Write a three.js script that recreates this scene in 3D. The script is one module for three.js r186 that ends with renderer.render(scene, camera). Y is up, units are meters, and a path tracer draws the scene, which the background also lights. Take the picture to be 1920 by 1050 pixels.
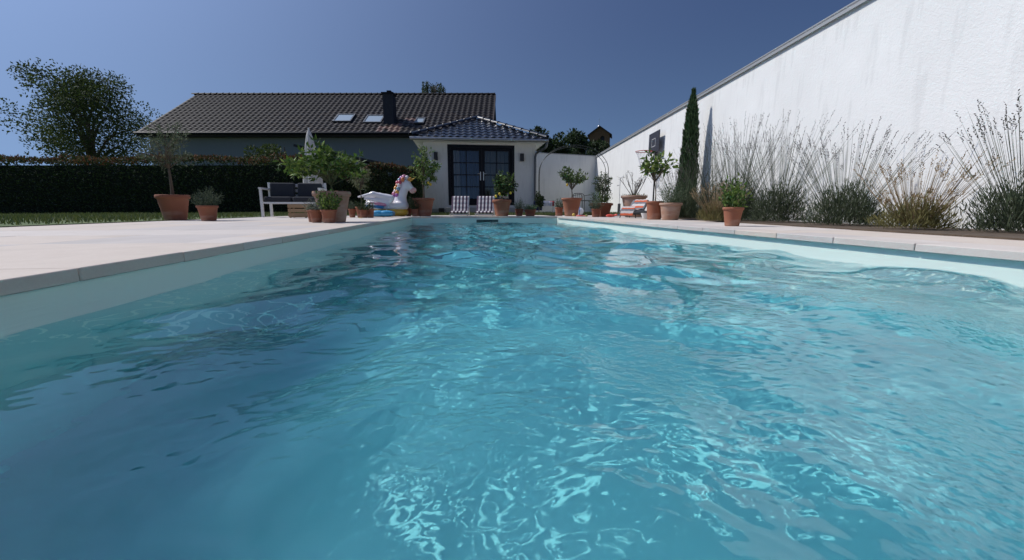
import * as THREE from 'three';
import { createNoise2D } from 'simplex-noise';
import { RoundedBoxGeometry } from 'three/addons/geometries/RoundedBoxGeometry.js';
import { mergeGeometries, mergeVertices } from 'three/addons/utils/BufferGeometryUtils.js';
import { MarchingCubes } from 'three/addons/objects/MarchingCubes.js';

// ---------------------------------------------------------------- camera, sky, sun, exposure
const scene = new THREE.Scene();
const FPX = 760, YAW = THREE.MathUtils.degToRad(7.0), PITCH = Math.atan(133 / FPX), HC = 0.345;
const camera = new THREE.PerspectiveCamera(THREE.MathUtils.radToDeg(2 * Math.atan(525 / FPX)), 1920 / 1050, 0.05, 900);
camera.position.set(0, HC, 0);
camera.rotation.order = 'YXZ';
camera.rotation.set(-PITCH, -YAW, 0);
const renderer = new THREE.WebGLRenderer({ antialias: true });
renderer.toneMapping = THREE.LinearToneMapping;
renderer.toneMappingExposure = 0.92;
renderer.shadowMap.enabled = true;

const EL = THREE.MathUtils.degToRad(49), AZ = THREE.MathUtils.degToRad(68);   // sun: high, from the left and a little ahead
const sunDir = new THREE.Vector3(-Math.sin(AZ) * Math.cos(EL), Math.sin(EL), -Math.cos(AZ) * Math.cos(EL));
const sun = new THREE.DirectionalLight(new THREE.Color(1, 0.945, 0.86), 4.0);
sun.name = 'sun';
sun.position.copy(sunDir).multiplyScalar(60);
sun.castShadow = true;
sun.shadow.radius = 0.5;
sun.shadow.mapSize.set(4096, 4096);
Object.assign(sun.shadow.camera, { left: -35, right: 35, top: 35, bottom: -35, near: 1, far: 140 });
scene.add(sun, sun.target);
{
  const W = 512, H = 256, d = new Float32Array(W * H * 4);
  for (let j = 0; j < H; j++) for (let i = 0; i < W; i++) {
    const up = ((j + 0.5) / H - 0.5) * Math.PI, ro = ((i + 0.5) / W - 0.5) * 2 * Math.PI;
    const x = Math.cos(ro) * Math.cos(up), y = Math.sin(up), z = Math.sin(ro) * Math.cos(up);
    const c = THREE.MathUtils.clamp(x * sunDir.x + y * sunDir.y + z * sunDir.z, -1, 1);
    const t = Math.pow(1 - Math.max(0, y), 4), g = Math.exp(-Math.acos(c) / 0.36), o = (j * W + i) * 4, L = y < 0 ? 0.3 : 1;
    d[o] = L * (0.013 + 0.145 * t + 1.45 * g); d[o + 1] = L * (0.034 + 0.25 * t + 2.0 * g); d[o + 2] = L * (0.13 + 0.35 * t + 3.2 * g); d[o + 3] = 1;
  }
  const sky = new THREE.DataTexture(d, W, H, THREE.RGBAFormat, THREE.FloatType);
  sky.mapping = THREE.EquirectangularReflectionMapping; sky.magFilter = THREE.LinearFilter; sky.needsUpdate = true;
  scene.background = sky; scene.environment = sky;
}

// ---------------------------------------------------------------- helpers
const { sin, cos, PI, abs, min, max, floor, sqrt, pow, exp, hypot } = Math;
const V = (x, y, z) => new THREE.Vector3(x, y, z);
const rng = (s) => () => { s |= 0; s = s + 0x6D2B79F5 | 0; let t = Math.imul(s ^ s >>> 15, 1 | s); t = t + Math.imul(t ^ t >>> 7, 61 | t) ^ t; return ((t ^ t >>> 14) >>> 0) / 4294967296; };
const sm = (a, b, x) => { x = min(1, max(0, (x - a) / (b - a))); return x * x * (3 - 2 * x); };
const CY = cos(YAW), SY = sin(YAW), CP = cos(PITCH), SP = sin(PITCH);
const place = (L, F, y = 0) => V(L * CY + F * SY, y, L * SY - F * CY);           // L metres to the right of, F metres ahead of the viewpoint
const latOf = (px, F, y) => (px - 960) / FPX * (F * CP - (y - HC) * SP);
const at = (px, F, y = 0) => place(latOf(px, F, y), F, y);
const hy = (py, F) => { const t = (525 - py) / FPX; return HC + F * (t * CP - SP) / (CP + t * SP); };

const taken = {};
function numbered(name) { const n = taken[name] ?? 0; taken[name] = n + 1; return n ? `${name}_${String(n).padStart(3, '0')}` : name; }
function tag(o, label, category, group, kind) { if (label) o.userData.label = label; if (category) o.userData.category = category; if (group) o.userData.group = group; if (kind) o.userData.kind = kind; return o; }
function thing(name, label, category, pos = V(0, 0, 0), turn = 0, group) {
  const o = new THREE.Group(); o.name = numbered(name); o.position.copy(pos); o.rotation.y = turn; scene.add(o);
  return tag(o, label, category, group);
}
function setting(name, label) { const o = new THREE.Group(); o.name = numbered(name); scene.add(o); return tag(o, label, undefined, undefined, 'structure'); }
function part(name, geo, mat, parent, pos, kind) {
  const o = new THREE.Mesh(Array.isArray(geo) ? mergeGeometries(geo.map(plain)) : geo, mat);
  o.name = name; o.castShadow = o.receiveShadow = true;
  if (pos) o.position.copy(pos);
  if (kind) o.userData.kind = kind;
  parent.add(o);
  return o;
}
function plain(g) {   // so that geometries of different makers can be merged
  let r = g.index ? g.toNonIndexed() : g.clone();
  for (const k of Object.keys(r.attributes)) if (!['position', 'normal', 'uv'].includes(k)) r.deleteAttribute(k);
  if (!r.attributes.uv) r.setAttribute('uv', new THREE.Float32BufferAttribute(new Float32Array(r.attributes.position.count * 2), 2));
  if (!r.attributes.normal) r.computeVertexNormals();
  r.clearGroups();
  return r;
}
const bx = (w, h, d, x = 0, y = 0, z = 0, r = 0) => (r ? new RoundedBoxGeometry(w, h, d, 2, r) : new THREE.BoxGeometry(w, h, d)).translate(x, y, z);
const bxx = (x0, x1, y0, y1, z0, z1, r = 0) => bx(x1 - x0, y1 - y0, z1 - z0, (x0 + x1) / 2, (y0 + y1) / 2, (z0 + z1) / 2, r);
const cyl = (r0, r1, h, n = 16) => new THREE.CylinderGeometry(r1, r0, h, n).translate(0, h / 2, 0);
const lathe = (pts, n = 36) => new THREE.LatheGeometry(pts.map(([r, y]) => new THREE.Vector2(r, y)), n);
function bar(a, b, r, n = 8) { const d = b.clone().sub(a), g = new THREE.CylinderGeometry(r, r, d.length(), n); g.applyQuaternion(new THREE.Quaternion().setFromUnitVectors(V(0, 1, 0), d.normalize())); return g.translate((a.x + b.x) / 2, (a.y + b.y) / 2, (a.z + b.z) / 2); }
function tube(pts, rs, n = 24, m = 8) {   // a tapered tube through pts; rs is a radius or a list of radii
  const c = new THREE.CatmullRomCurve3(pts), fr = c.computeFrenetFrames(n, false), P = [], I = [], R = Array.isArray(rs) ? rs : [rs, rs];
  for (let i = 0; i <= n; i++) {
    const t = i / n, p = c.getPoint(t), k = t * (R.length - 1), k0 = min(R.length - 2, floor(k)), r = R[k0] + (R[k0 + 1] - R[k0]) * (k - k0);
    for (let j = 0; j < m; j++) { const a = j / m * 2 * PI, q = p.clone().addScaledVector(fr.normals[i], cos(a) * r).addScaledVector(fr.binormals[i], sin(a) * r); P.push(q.x, q.y, q.z); }
  }
  for (let i = 0; i < n; i++) for (let j = 0; j < m; j++) { const a = i * m + j, b = i * m + (j + 1) % m; I.push(a, b, a + m, b, b + m, a + m); }
  for (const [e, o] of [[0, 1], [n * m, 0]]) for (let j = 1; j < m - 1; j++) o ? I.push(e, e + j + 1, e + j) : I.push(e, e + j, e + j + 1);
  const g = new THREE.BufferGeometry(); g.setAttribute('position', new THREE.Float32BufferAttribute(P, 3)); g.setIndex(I); g.computeVertexNormals();
  return g;
}
function sdf(fn, lo, hi, res = 48) {   // the skin of a distance field
  const mc = new MarchingCubes(res, undefined, false, false, 60000), s = mc.size, h = s / 2, size = V(hi[0] - lo[0], hi[1] - lo[1], hi[2] - lo[2]).multiplyScalar(0.5), mid = V((hi[0] + lo[0]) / 2, (hi[1] + lo[1]) / 2, (hi[2] + lo[2]) / 2);
  mc.isolation = 0;
  for (let z = 0; z < s; z++) for (let y = 0; y < s; y++) for (let x = 0; x < s; x++)
    mc.field[z * s * s + y * s + x] = -fn((x - h) / h * size.x + mid.x, (y - h) / h * size.y + mid.y, (z - h) / h * size.z + mid.z);
  mc.update();
  const n = mc.count, g = new THREE.BufferGeometry(), p = mc.positionArray.slice(0, n * 3);
  for (let i = 0; i < n; i++) { p[i * 3] = p[i * 3] * size.x + mid.x; p[i * 3 + 1] = p[i * 3 + 1] * size.y + mid.y; p[i * 3 + 2] = p[i * 3 + 2] * size.z + mid.z; }
  g.setAttribute('position', new THREE.BufferAttribute(p, 3));
  const w = mergeVertices(g, 1e-4); w.computeVertexNormals();
  return w;
}
const smin = (a, b, k) => { const h = max(k - abs(a - b), 0) / k; return min(a, b) - h * h * k / 4; };
const cap = (x, y, z, a, b, ra, rb) => { const ax = x - a[0], ay = y - a[1], az = z - a[2], bx_ = b[0] - a[0], by = b[1] - a[1], bz = b[2] - a[2], t = min(1, max(0, (ax * bx_ + ay * by + az * bz) / (bx_ * bx_ + by * by + bz * bz))); return hypot(ax - bx_ * t, ay - by * t, az - bz * t) - (ra + (rb - ra) * t); };
const ell = (x, y, z, c, r) => { const k0 = hypot((x - c[0]) / r[0], (y - c[1]) / r[1], (z - c[2]) / r[2]), k1 = hypot((x - c[0]) / r[0] ** 2, (y - c[1]) / r[1] ** 2, (z - c[2]) / r[2] ** 2); return k0 * (k0 - 1) / max(k1, 1e-6); };

// textures: tileable noise
function hash2(x, y, s) { let h = (Math.imul(x, 374761393) + Math.imul(y, 668265263) + Math.imul(s, 1442695041)) | 0; h = Math.imul(h ^ h >>> 13, 1274126177); return ((h ^ h >>> 16) >>> 0) / 4294967296; }
function tn(u, v, p, q, s) { const x = u * p, y = v * q, i = floor(x), j = floor(y), f = x - i, g = y - j, a = f * f * (3 - 2 * f), b = g * g * (3 - 2 * g), m = (n, k) => ((n % k) + k) % k; const h = (ii, jj) => hash2(m(ii, p), m(jj, q), s); return (h(i, j) * (1 - a) + h(i + 1, j) * a) * (1 - b) + (h(i, j + 1) * (1 - a) + h(i + 1, j + 1) * a) * b; }
const fbm = (u, v, p, s, o = 4, q = p) => { let r = 0, w = 0.5, t = 0; for (let k = 0; k < o; k++) { r += w * tn(u, v, p << k, q << k, s + k); t += w; w *= 0.55; } return r / t; };
const enc = (c) => { c = min(1, max(0, c)); return 255 * (c <= 0.0031308 ? c * 12.92 : 1.055 * pow(c, 1 / 2.4) - 0.055); };
function colorTex(w, h, fn) { const d = new Uint8Array(w * h * 4); for (let j = 0; j < h; j++) for (let i = 0; i < w; i++) { const c = fn(i / w, j / h), o = (j * w + i) * 4; d[o] = enc(c[0]); d[o + 1] = enc(c[1]); d[o + 2] = enc(c[2]); d[o + 3] = 255; } const t = new THREE.DataTexture(d, w, h); t.colorSpace = THREE.SRGBColorSpace; return finish(t); }
function grayTex(w, h, fn) { const d = new Uint8Array(w * h * 4); for (let j = 0; j < h; j++) for (let i = 0; i < w; i++) { const c = 255 * min(1, max(0, fn(i / w, j / h))), o = (j * w + i) * 4; d[o] = d[o + 1] = d[o + 2] = c; d[o + 3] = 255; } return finish(new THREE.DataTexture(d, w, h)); }
function finish(t) { t.wrapS = t.wrapT = THREE.RepeatWrapping; t.magFilter = t.minFilter = THREE.LinearFilter; t.needsUpdate = true; return t; }
const rep = (t, x, y) => { const c = t.clone(); c.repeat.set(x, y); c.needsUpdate = true; return c; };
const rgb = (r, g, b) => new THREE.Color().setRGB(r, g, b);
const mix3 = (a, b, t) => [a[0] + (b[0] - a[0]) * t, a[1] + (b[1] - a[1]) * t, a[2] + (b[2] - a[2]) * t];
const std = (c, roughness = 0.7, o = {}) => new THREE.MeshStandardMaterial({ color: rgb(...c), roughness, ...o });
const phy = (c, roughness = 0.7, o = {}) => new THREE.MeshPhysicalMaterial({ color: rgb(...c), roughness, ...o });

const grain = grayTex(512, 512, (u, v) => fbm(u, v, 24, 3, 4));
const plasterBump = grayTex(512, 512, (u, v) => 0.55 * fbm(u, v, 40, 9, 4) + 0.45 * tn(u, v, 128, 128, 4));
const plasterTone = colorTex(512, 512, (u, v) => { const k = 0.90 + 0.10 * fbm(u, v, 5, 31, 4) - 0.07 * sm(0.55, 0.8, fbm(u, v, 28, 41, 3, 4)); return [k, k * 0.995, k * 0.985]; });
const clayTone = colorTex(512, 512, (u, v) => { const a = fbm(u, v, 6, 51, 5), b = fbm(u, v, 3, 61, 4, 14); return mix3(mix3([0.36, 0.13, 0.07], [0.47, 0.20, 0.115], a), [0.55, 0.36, 0.27], 0.55 * sm(0.52, 0.8, b)); });
const clayPaleTone = colorTex(512, 512, (u, v) => { const a = fbm(u, v, 6, 52, 5), b = fbm(u, v, 3, 62, 4, 16); return mix3(mix3([0.44, 0.24, 0.16], [0.52, 0.32, 0.23], a), [0.60, 0.47, 0.40], 0.7 * sm(0.45, 0.75, b)); });
const stoneTone = colorTex(512, 512, (u, v) => { const a = fbm(u, v, 8, 71, 5), b = tn(u, v, 200, 200, 72), c = fbm(u, v, 3, 73, 3); return mix3(mix3([0.50, 0.445, 0.40], [0.60, 0.545, 0.50], a * 0.7 + b * 0.3), [0.46, 0.42, 0.38], 0.5 * sm(0.55, 0.8, c)); });
const soilTone = colorTex(256, 256, (u, v) => { const a = fbm(u, v, 14, 81, 4); return mix3([0.045, 0.03, 0.02], [0.13, 0.095, 0.065], a); });
const lawnTone = colorTex(512, 512, (u, v) => { const a = fbm(u, v, 20, 91, 4), b = fbm(u, v, 4, 92, 3); return mix3(mix3([0.05, 0.085, 0.02], [0.10, 0.14, 0.04], a), [0.16, 0.15, 0.06], 0.5 * sm(0.5, 0.75, b)); });

const M = {
  liner: std([0.64, 0.73, 0.665], 0.45, { bumpMap: rep(grain, 6, 6), bumpScale: 0.0006 }),
  stone: std([1, 1, 1], 0.8, { map: stoneTone, bumpMap: grain, bumpScale: 0.0012 }),
  stoneB: std([0.88, 0.89, 0.91], 0.8, { map: stoneTone, bumpMap: grain, bumpScale: 0.0012 }),
  stoneC: std([0.98, 0.94, 0.89], 0.8, { map: stoneTone, bumpMap: grain, bumpScale: 0.0012 }),
  gravel: std([1, 1, 1], 0.95, { map: soilTone }),
  lawn: std([1, 1, 1], 0.95, { map: rep(lawnTone, 1, 1) }),
  plaster: std([0.80, 0.80, 0.79], 0.9, { map: plasterTone, bumpMap: rep(plasterBump, 2, 2), bumpScale: 0.0035 }),
  plasterHouse: std([0.70, 0.69, 0.66], 0.9, { map: plasterTone, bumpMap: plasterBump, bumpScale: 0.004 }),
  greyWall: std([0.21, 0.235, 0.25], 0.9, { bumpMap: plasterBump, bumpScale: 0.006 }),
  white: std([0.74, 0.74, 0.72], 0.55),
  anthracite: phy([0.008, 0.009, 0.014], 0.5, { specularIntensity: 0.35 }),
  black: std([0.012, 0.012, 0.014], 0.5),
  zinc: std([0.30, 0.31, 0.32], 0.42, { metalness: 0.85 }),
  steel: std([0.55, 0.55, 0.55], 0.3, { metalness: 0.9 }),
  darkIron: std([0.05, 0.055, 0.05], 0.5, { metalness: 0.4 }),
  capMetal: std([0.42, 0.42, 0.41], 0.5, { metalness: 0.5 }),
  clay: std([0.70, 0.66, 0.64], 0.85, { map: clayTone, bumpMap: grain, bumpScale: 0.0015 }),
  clayDark: std([0.48, 0.40, 0.37], 0.85, { map: clayTone, bumpMap: grain, bumpScale: 0.0015 }),
  clayPale: std([0.74, 0.72, 0.70], 0.88, { map: clayPaleTone, bumpMap: grain, bumpScale: 0.0015 }),
  soil: std([1, 1, 1], 1, { map: soilTone, bumpMap: grain, bumpScale: 0.01 }),
  bark: std([0.11, 0.085, 0.06], 0.9, { bumpMap: rep(grain, 1, 4), bumpScale: 0.004 }),
  barkGreen: std([0.10, 0.12, 0.05], 0.8),
  leaf: phy([1, 1, 1], 0.9, { vertexColors: true, transmission: 0.32, specularIntensity: 0.6 }),
  leafGloss: std([1, 1, 1], 0.38, { vertexColors: true }),
  needle: std([1, 1, 1], 0.8, { vertexColors: true }),
  wood: std([0.34, 0.22, 0.12], 0.7, { bumpMap: rep(grain, 1, 6), bumpScale: 0.002 }),
  lemon: std([0.72, 0.47, 0.03], 0.45, { bumpMap: rep(grain, 2, 2), bumpScale: 0.001 }),
};

// ---------------------------------------------------------------- the pool
const XL = -1.25, XR = 2.5, ZF = -10.6, ZN = 1.6, DEP = 0.93, FB = 0.16;
{
  const s = setting('pool_basin');
  const uvd = (g, k = 1) => g;
  part('pool_floor', bxx(XL - 0.25, XR + 0.25, -DEP - 0.15, -DEP, ZF - 0.25, ZN + 0.25), M.liner, s);
  part('pool_wall', bxx(XL - 0.25, XL, -DEP, FB - 0.045, ZF - 0.25, ZN + 0.25), M.liner, s);
  part('pool_wall', bxx(XR, XR + 0.25, -DEP, FB - 0.045, ZF - 0.25, ZN + 0.25), M.liner, s);
  part('pool_wall', bxx(XL, XR, -DEP, FB - 0.045, ZF - 0.25, ZF), M.liner, s);
  part('pool_wall', bxx(XL, XR, -DEP, FB - 0.045, ZN, ZN + 0.25), M.liner, s);
}
{ // skimmer mouth in the far wall
  const p = at(914, 10.55, 0), s = thing('pool_skimmer', 'white skimmer frame with a dark slot in the far pool wall', 'skimmer', V(p.x, 0, ZF));
  const w = 0.31, h = 0.10;
  part('frame', [bxx(-w, w, h - 0.025, h, 0.001, 0.016), bxx(-w, w, -0.06, -0.035, 0.001, 0.016), bxx(-w, -w + 0.03, -0.035, h - 0.025, 0.001, 0.016), bxx(w - 0.03, w, -0.035, h - 0.025, 0.001, 0.016)], M.liner, s);
  part('slot', bxx(-w + 0.03, w - 0.03, -0.035, h - 0.025, 0.001, 0.006), std([0.05, 0.075, 0.07], 0.6), s);
  part('flap', bxx(-0.10, 0.12, 0.02, 0.055, 0.006, 0.012), M.black, s);
}

// water: swell and ripples as real relief. Strips of clear film, added so the sun draws light lines on the floor;
// the rest of the surface is solid water that bends and scatters it; the water body below absorbs.
const n1 = createNoise2D(rng(11)), n2 = createNoise2D(rng(22)), n3 = createNoise2D(rng(33)), n4 = createNoise2D(rng(44));
function sunSlit(x, z) {   // below zero on an added clear strip: fine network near, coarser far away
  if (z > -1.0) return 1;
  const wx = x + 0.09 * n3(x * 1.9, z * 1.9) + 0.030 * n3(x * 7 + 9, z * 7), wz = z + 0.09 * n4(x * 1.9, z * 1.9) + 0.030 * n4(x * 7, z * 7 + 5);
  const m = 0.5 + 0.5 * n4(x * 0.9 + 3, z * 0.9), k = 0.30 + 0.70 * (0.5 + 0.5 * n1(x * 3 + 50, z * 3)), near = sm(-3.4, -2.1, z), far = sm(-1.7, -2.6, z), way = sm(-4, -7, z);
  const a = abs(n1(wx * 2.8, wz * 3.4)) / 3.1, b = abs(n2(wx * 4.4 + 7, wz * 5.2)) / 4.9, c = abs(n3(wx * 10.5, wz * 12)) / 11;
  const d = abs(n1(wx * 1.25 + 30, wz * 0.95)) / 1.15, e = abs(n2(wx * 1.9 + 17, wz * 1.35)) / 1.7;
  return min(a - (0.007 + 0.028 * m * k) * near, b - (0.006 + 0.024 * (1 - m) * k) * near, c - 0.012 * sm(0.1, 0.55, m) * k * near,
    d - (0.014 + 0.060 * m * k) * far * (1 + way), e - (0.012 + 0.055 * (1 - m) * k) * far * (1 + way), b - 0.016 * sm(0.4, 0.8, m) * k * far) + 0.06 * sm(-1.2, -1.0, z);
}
const swell = [];
{ const r = rng(5); for (let i = 0; i < 26; i++) { const l = 0.10 * pow(1.16, i * 0.72) * (1 + 0.2 * r()), th = -PI / 2 + (r() - 0.5) * 2.6; swell.push([cos(th) * 2 * PI / l, sin(th) * 2 * PI / l, 0.0062 * l * (0.6 + 0.8 * r()), r() * 6.28]); } }
const lively = (x, z) => 0.30 + 0.70 * sm(-0.75, 0.35, x + 0.12 + 0.3 * n2(x * 0.6, z * 0.5 + 9) + 0.5 * sm(-3, -6, z));
function waterHeight(x, z) {
  const act = lively(x, z), ph = 1.2 * n3(x * 0.7, z * 0.7), amp = 0.72 + 0.45 * n1(x * 0.8 + 20, z * 0.8);
  const near = sm(-2.4, -0.7, z); let h = 0; for (let i = 0; i < swell.length; i++) { const d = swell[i]; h += d[2] * (i < 9 ? 0.30 + 0.70 * near : 1) * sin(d[0] * x + d[1] * z + d[3] + ph); }
  const pat = sm(-0.1, 0.7, n2(x * 1.3 + 4, z * 1.5 + 30)) * act;
  h = h * act * amp;
  if (z > -2.2) h += sm(-2.2, -0.9, z) * (pat * (0.0016 * n4(x * 13, z * 17) + 0.0009 * n1(x * 24, z * 30)) + 0.0011 * act * n2(x * 16, z * 20));
  return h;
}
{
  const xs = [], zs = [], NX = 560;
  for (let i = 0; i <= NX; i++) xs.push(XL - 0.004 + (XR - XL + 0.008) * i / NX);
  zs.push(ZN + 0.004, 1.3, 1.0, 0.7, 0.5, 0.42, 0.36);
  let z = 0.3; while (z > ZF) { zs.push(z); z -= min(0.024, 0.0050 * max(0.9, -z + 0.1)); } zs.push(ZF - 0.004);
  const nx = xs.length, nz = zs.length, pos = [], f = new Float32Array(nx * nz), A = [], B = [], cut = new Map();
  for (let j = 0; j < nz; j++) for (let i = 0; i < nx; i++) { pos.push(xs[i], waterHeight(xs[i], zs[j]), zs[j]); f[j * nx + i] = sunSlit(xs[i], zs[j]); }
  const mid = (a, b) => { const k = a < b ? a * 4e6 + b : b * 4e6 + a; if (cut.has(k)) return cut.get(k); const t = f[a] / (f[a] - f[b]), id = pos.length / 3; for (let c = 0; c < 3; c++) pos.push(pos[a * 3 + c] + (pos[b * 3 + c] - pos[a * 3 + c]) * t); cut.set(k, id); return id; };
  const tri = (a, b, c) => {
    const s = (f[a] < 0) + (f[b] < 0) + (f[c] < 0);
    if (s === 0) return void A.push(a, b, c);
    if (s === 3) return void B.push(a, b, c);
    const odd = s === 1, lone = (v) => (f[v] < 0) === odd;
    if (lone(b)) [a, b, c] = [b, c, a]; else if (lone(c)) [a, b, c] = [c, a, b];
    const p = mid(a, b), q = mid(a, c);
    (odd ? B : A).push(a, p, q); (odd ? A : B).push(p, b, c, p, c, q);
  };
  for (let j = 0; j < nz - 1; j++) for (let i = 0; i < nx - 1; i++) { const a = j * nx + i, b = a + 1, c = a + nx, d = c + 1; tri(a, b, c); tri(b, d, c); }
  const nv = pos.length / 3, idx = new Uint32Array(A.length + B.length); idx.set(A); idx.set(B, A.length);
  const whole = new THREE.BufferGeometry();
  whole.setAttribute('position', new THREE.Float32BufferAttribute(pos, 3)); whole.setIndex(new THREE.BufferAttribute(idx, 1)); whole.computeVertexNormals();
  const uv = new Float32Array(nv * 2); for (let i = 0; i < nv; i++) { uv[i * 2] = (pos[i * 3] - XL) / 3.75; uv[i * 2 + 1] = (pos[i * 3 + 2] + 3.4) / 3.75; }
  whole.setAttribute('uv', new THREE.BufferAttribute(uv, 2));
  const sheet = (index) => { const g = new THREE.BufferGeometry(); for (const k of ['position', 'normal', 'uv']) g.setAttribute(k, whole.attributes[k]); g.setIndex(index); return g; };
  const small = grayTex(2048, 2048, (u, v) => {
    const x = u * 3.75 + XL, zz = v * 3.75 - 3.4, pat = sm(-0.05, 0.65, n2(x * 1.3 + 4, zz * 1.5 + 30)), calm = sm(-0.75, 0.2, x + 0.25 * n2(x * 0.6, zz * 0.5 + 9));
    return 0.5 + calm * sm(-1.9, -0.8, zz) * (0.16 * (0.25 + pat) * n3(x * 34, zz * 46) + 0.10 * pat * n4(x * 70, zz * 85) + 0.10 * n1(x * 20 + 5, zz * 27));
  });
  small.wrapS = small.wrapT = THREE.MirroredRepeatWrapping;
  const look = { color: 0xffffff, roughness: 0.02, transmission: 1, ior: 1.333, bumpMap: small, bumpScale: 0.0058 };
  const s = setting('pool_water');
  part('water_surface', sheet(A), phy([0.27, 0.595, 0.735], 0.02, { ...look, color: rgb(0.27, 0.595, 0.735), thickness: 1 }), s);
  part('sun_slit', sheet(B), phy([0.94, 0.98, 1], 0.02, { ...look, color: rgb(0.94, 0.98, 1), thickness: 0 }), s);  // added film strips, shaped to throw caustic lines on the pool floor
  part('water_body', bxx(XL + 0.003, XR - 0.003, -DEP + 0.003, -0.035, ZF + 0.003, ZN - 0.003),
    phy([1, 1, 1], 0.02, { transmission: 1, thickness: 1, ior: 1.333, transparent: true, opacity: 0, attenuationColor: rgb(0.74, 0.935, 0.965), attenuationDistance: 1 }), s);
}

// ---------------------------------------------------------------- ground, coping, paving, lawn
{
  const sh = new THREE.Shape([[-300, -300], [300, -300], [300, 300], [-300, 300]].map(([x, y]) => new THREE.Vector2(x, y)));
  sh.holes.push(new THREE.Path([[XL - 0.2, -ZN - 0.2], [XL - 0.2, -ZF + 0.2], [XR + 0.2, -ZF + 0.2], [XR + 0.2, -ZN - 0.2]].map(([x, y]) => new THREE.Vector2(x, y))));
  const g = new THREE.ShapeGeometry(sh).rotateX(-PI / 2).translate(0, 0.108, 0);
  const o = part('ground', g, M.gravel, scene); tag(o, undefined, undefined, undefined, 'structure');
}
{
  const s = setting('pool_coping'), r = rng(71), L = 0.5, W = 0.32, OV = 0.035, T = 0.045, gap = 0.004, mats = [M.stone, M.stoneB, M.stoneC];
  const slabUV = (g) => { const p = g.attributes.position, u = g.attributes.uv, ox = r() * 5, oz = r() * 5; for (let i = 0; i < p.count; i++) u.setXY(i, p.getX(i) * 0.9 + ox + p.getY(i), p.getZ(i) * 0.9 + oz); return g; };
  const variants = (w, d, t) => [0, 1, 2, 3].map(() => slabUV(new RoundedBoxGeometry(w - gap, t, d - gap, 1, 0.006)));
  const along = variants(W, L, T), across = variants(L, W, T);
  const put = (g, x, z) => part('coping_stone', g[floor(r() * 4)], mats[floor(r() * 3)], s, V(x, FB - T / 2 + (r() - 0.5) * 0.002, z));
  for (let z = ZN - 0.04; z > ZF + 0.2; z -= L) { put(along, XL + OV - W / 2, z - L / 2); put(along, XR - OV + W / 2, z - L / 2); }
  for (let x = XL + OV - W; x < XR - OV + W - 0.1; x += L) { put(across, x + L / 2, ZF + OV - W / 2 - 0.07); put(across, x + L / 2, ZN - OV + W / 2); }
  const t = setting('paving'), big = variants(0.8, 0.8, 0.04);
  const pave = (x, z) => part('paving_slab', big[floor(r() * 4)], mats[floor(r() * 3)], t, V(x, FB - 0.0225 + (r() - 0.5) * 0.002, z));
  const xl = XL + OV - W, xr = XR - OV + W, zf = ZF + OV - W - 0.075;
  for (let k = -3; k < 18; k++) { const z = ZN - 0.9 - k * 0.8 + 0.4; if (z < zf - 1.4) break; for (let i = 0; i < 4; i++) { pave(xl - 0.4 - i * 0.8, z); if (i < 2) pave(xr + 0.4 + i * 0.8, z); } }
  for (let x = xl + 0.4; x < xr; x += 0.8) for (let i = 0; i < 2; i++) { pave(x, zf - 0.4 - i * 0.8); pave(x, ZN - OV + W + 0.41 + i * 0.8); }
}
{
  const sh = (pts) => new THREE.ShapeGeometry(new THREE.Shape(pts.map(([x, z]) => new THREE.Vector2(x, -z)))).rotateX(-PI / 2);
  const o = part('lawn', [sh([[-40, -12.5], [-40, -60], [40, -60], [40, -12.5]]).translate(0, 0.165, 0), sh([[-40, 12], [-40, -12.5], [-4.8, -12.5], [-4.8, 12]]).translate(0, 0.165, 0)], M.lawn, scene);
  { const p = o.geometry.attributes.position, u = o.geometry.attributes.uv; for (let i = 0; i < p.count; i++) u.setXY(i, p.getX(i) / 2.3, p.getZ(i) / 2.3); }
  tag(o, undefined, undefined, undefined, 'structure');
  const blade = new THREE.BufferGeometry(); blade.setAttribute('position', new THREE.Float32BufferAttribute([-0.006, 0, 0, 0.006, 0, 0, 0.004, 0.035, 0.006, -0.004, 0.035, 0.006, 0, 0.07, 0.02], 3)); blade.setIndex([0, 1, 2, 0, 2, 3, 3, 2, 4]); blade.computeVertexNormals();
  const N = 40000, gr = new THREE.InstancedMesh(blade, phy([1, 1, 1], 0.9, { transmission: 0.3 }), N), r = rng(8), m = new THREE.Matrix4(), q = new THREE.Quaternion(), c = new THREE.Color();
  for (let i = 0; i < N; i++) {
    const right = i % 3, F = right ? 12.9 + 5 * r() * r() : 4 + 11 * r(), L = right ? -9 + 14 * r() : -5.6 - 9 * r(), p = place(L, F, 0.165);
    if (!right && p.x > -4.8) p.x = -4.8 - 5 * r();
    if (p.z > -12.5 && right) p.z = -12.52 - r() * 0.4;
    q.setFromEuler(new THREE.Euler((r() - 0.5) * 0.7, r() * 6.3, (r() - 0.5) * 0.7)); const k = 0.6 + 0.9 * r(); m.compose(p, q, V(1.3, k, 1)); gr.setMatrixAt(i, m);
    const t = r(); c.setRGB(0.06 + 0.09 * t, 0.10 + 0.07 * t, 0.025 + 0.02 * t); gr.setColorAt(i, c);
  }
  gr.name = 'lawn_grass'; tag(gr, 'short green grass of the lawn behind the pool', 'grass', undefined, 'stuff'); scene.add(gr);
}

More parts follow.
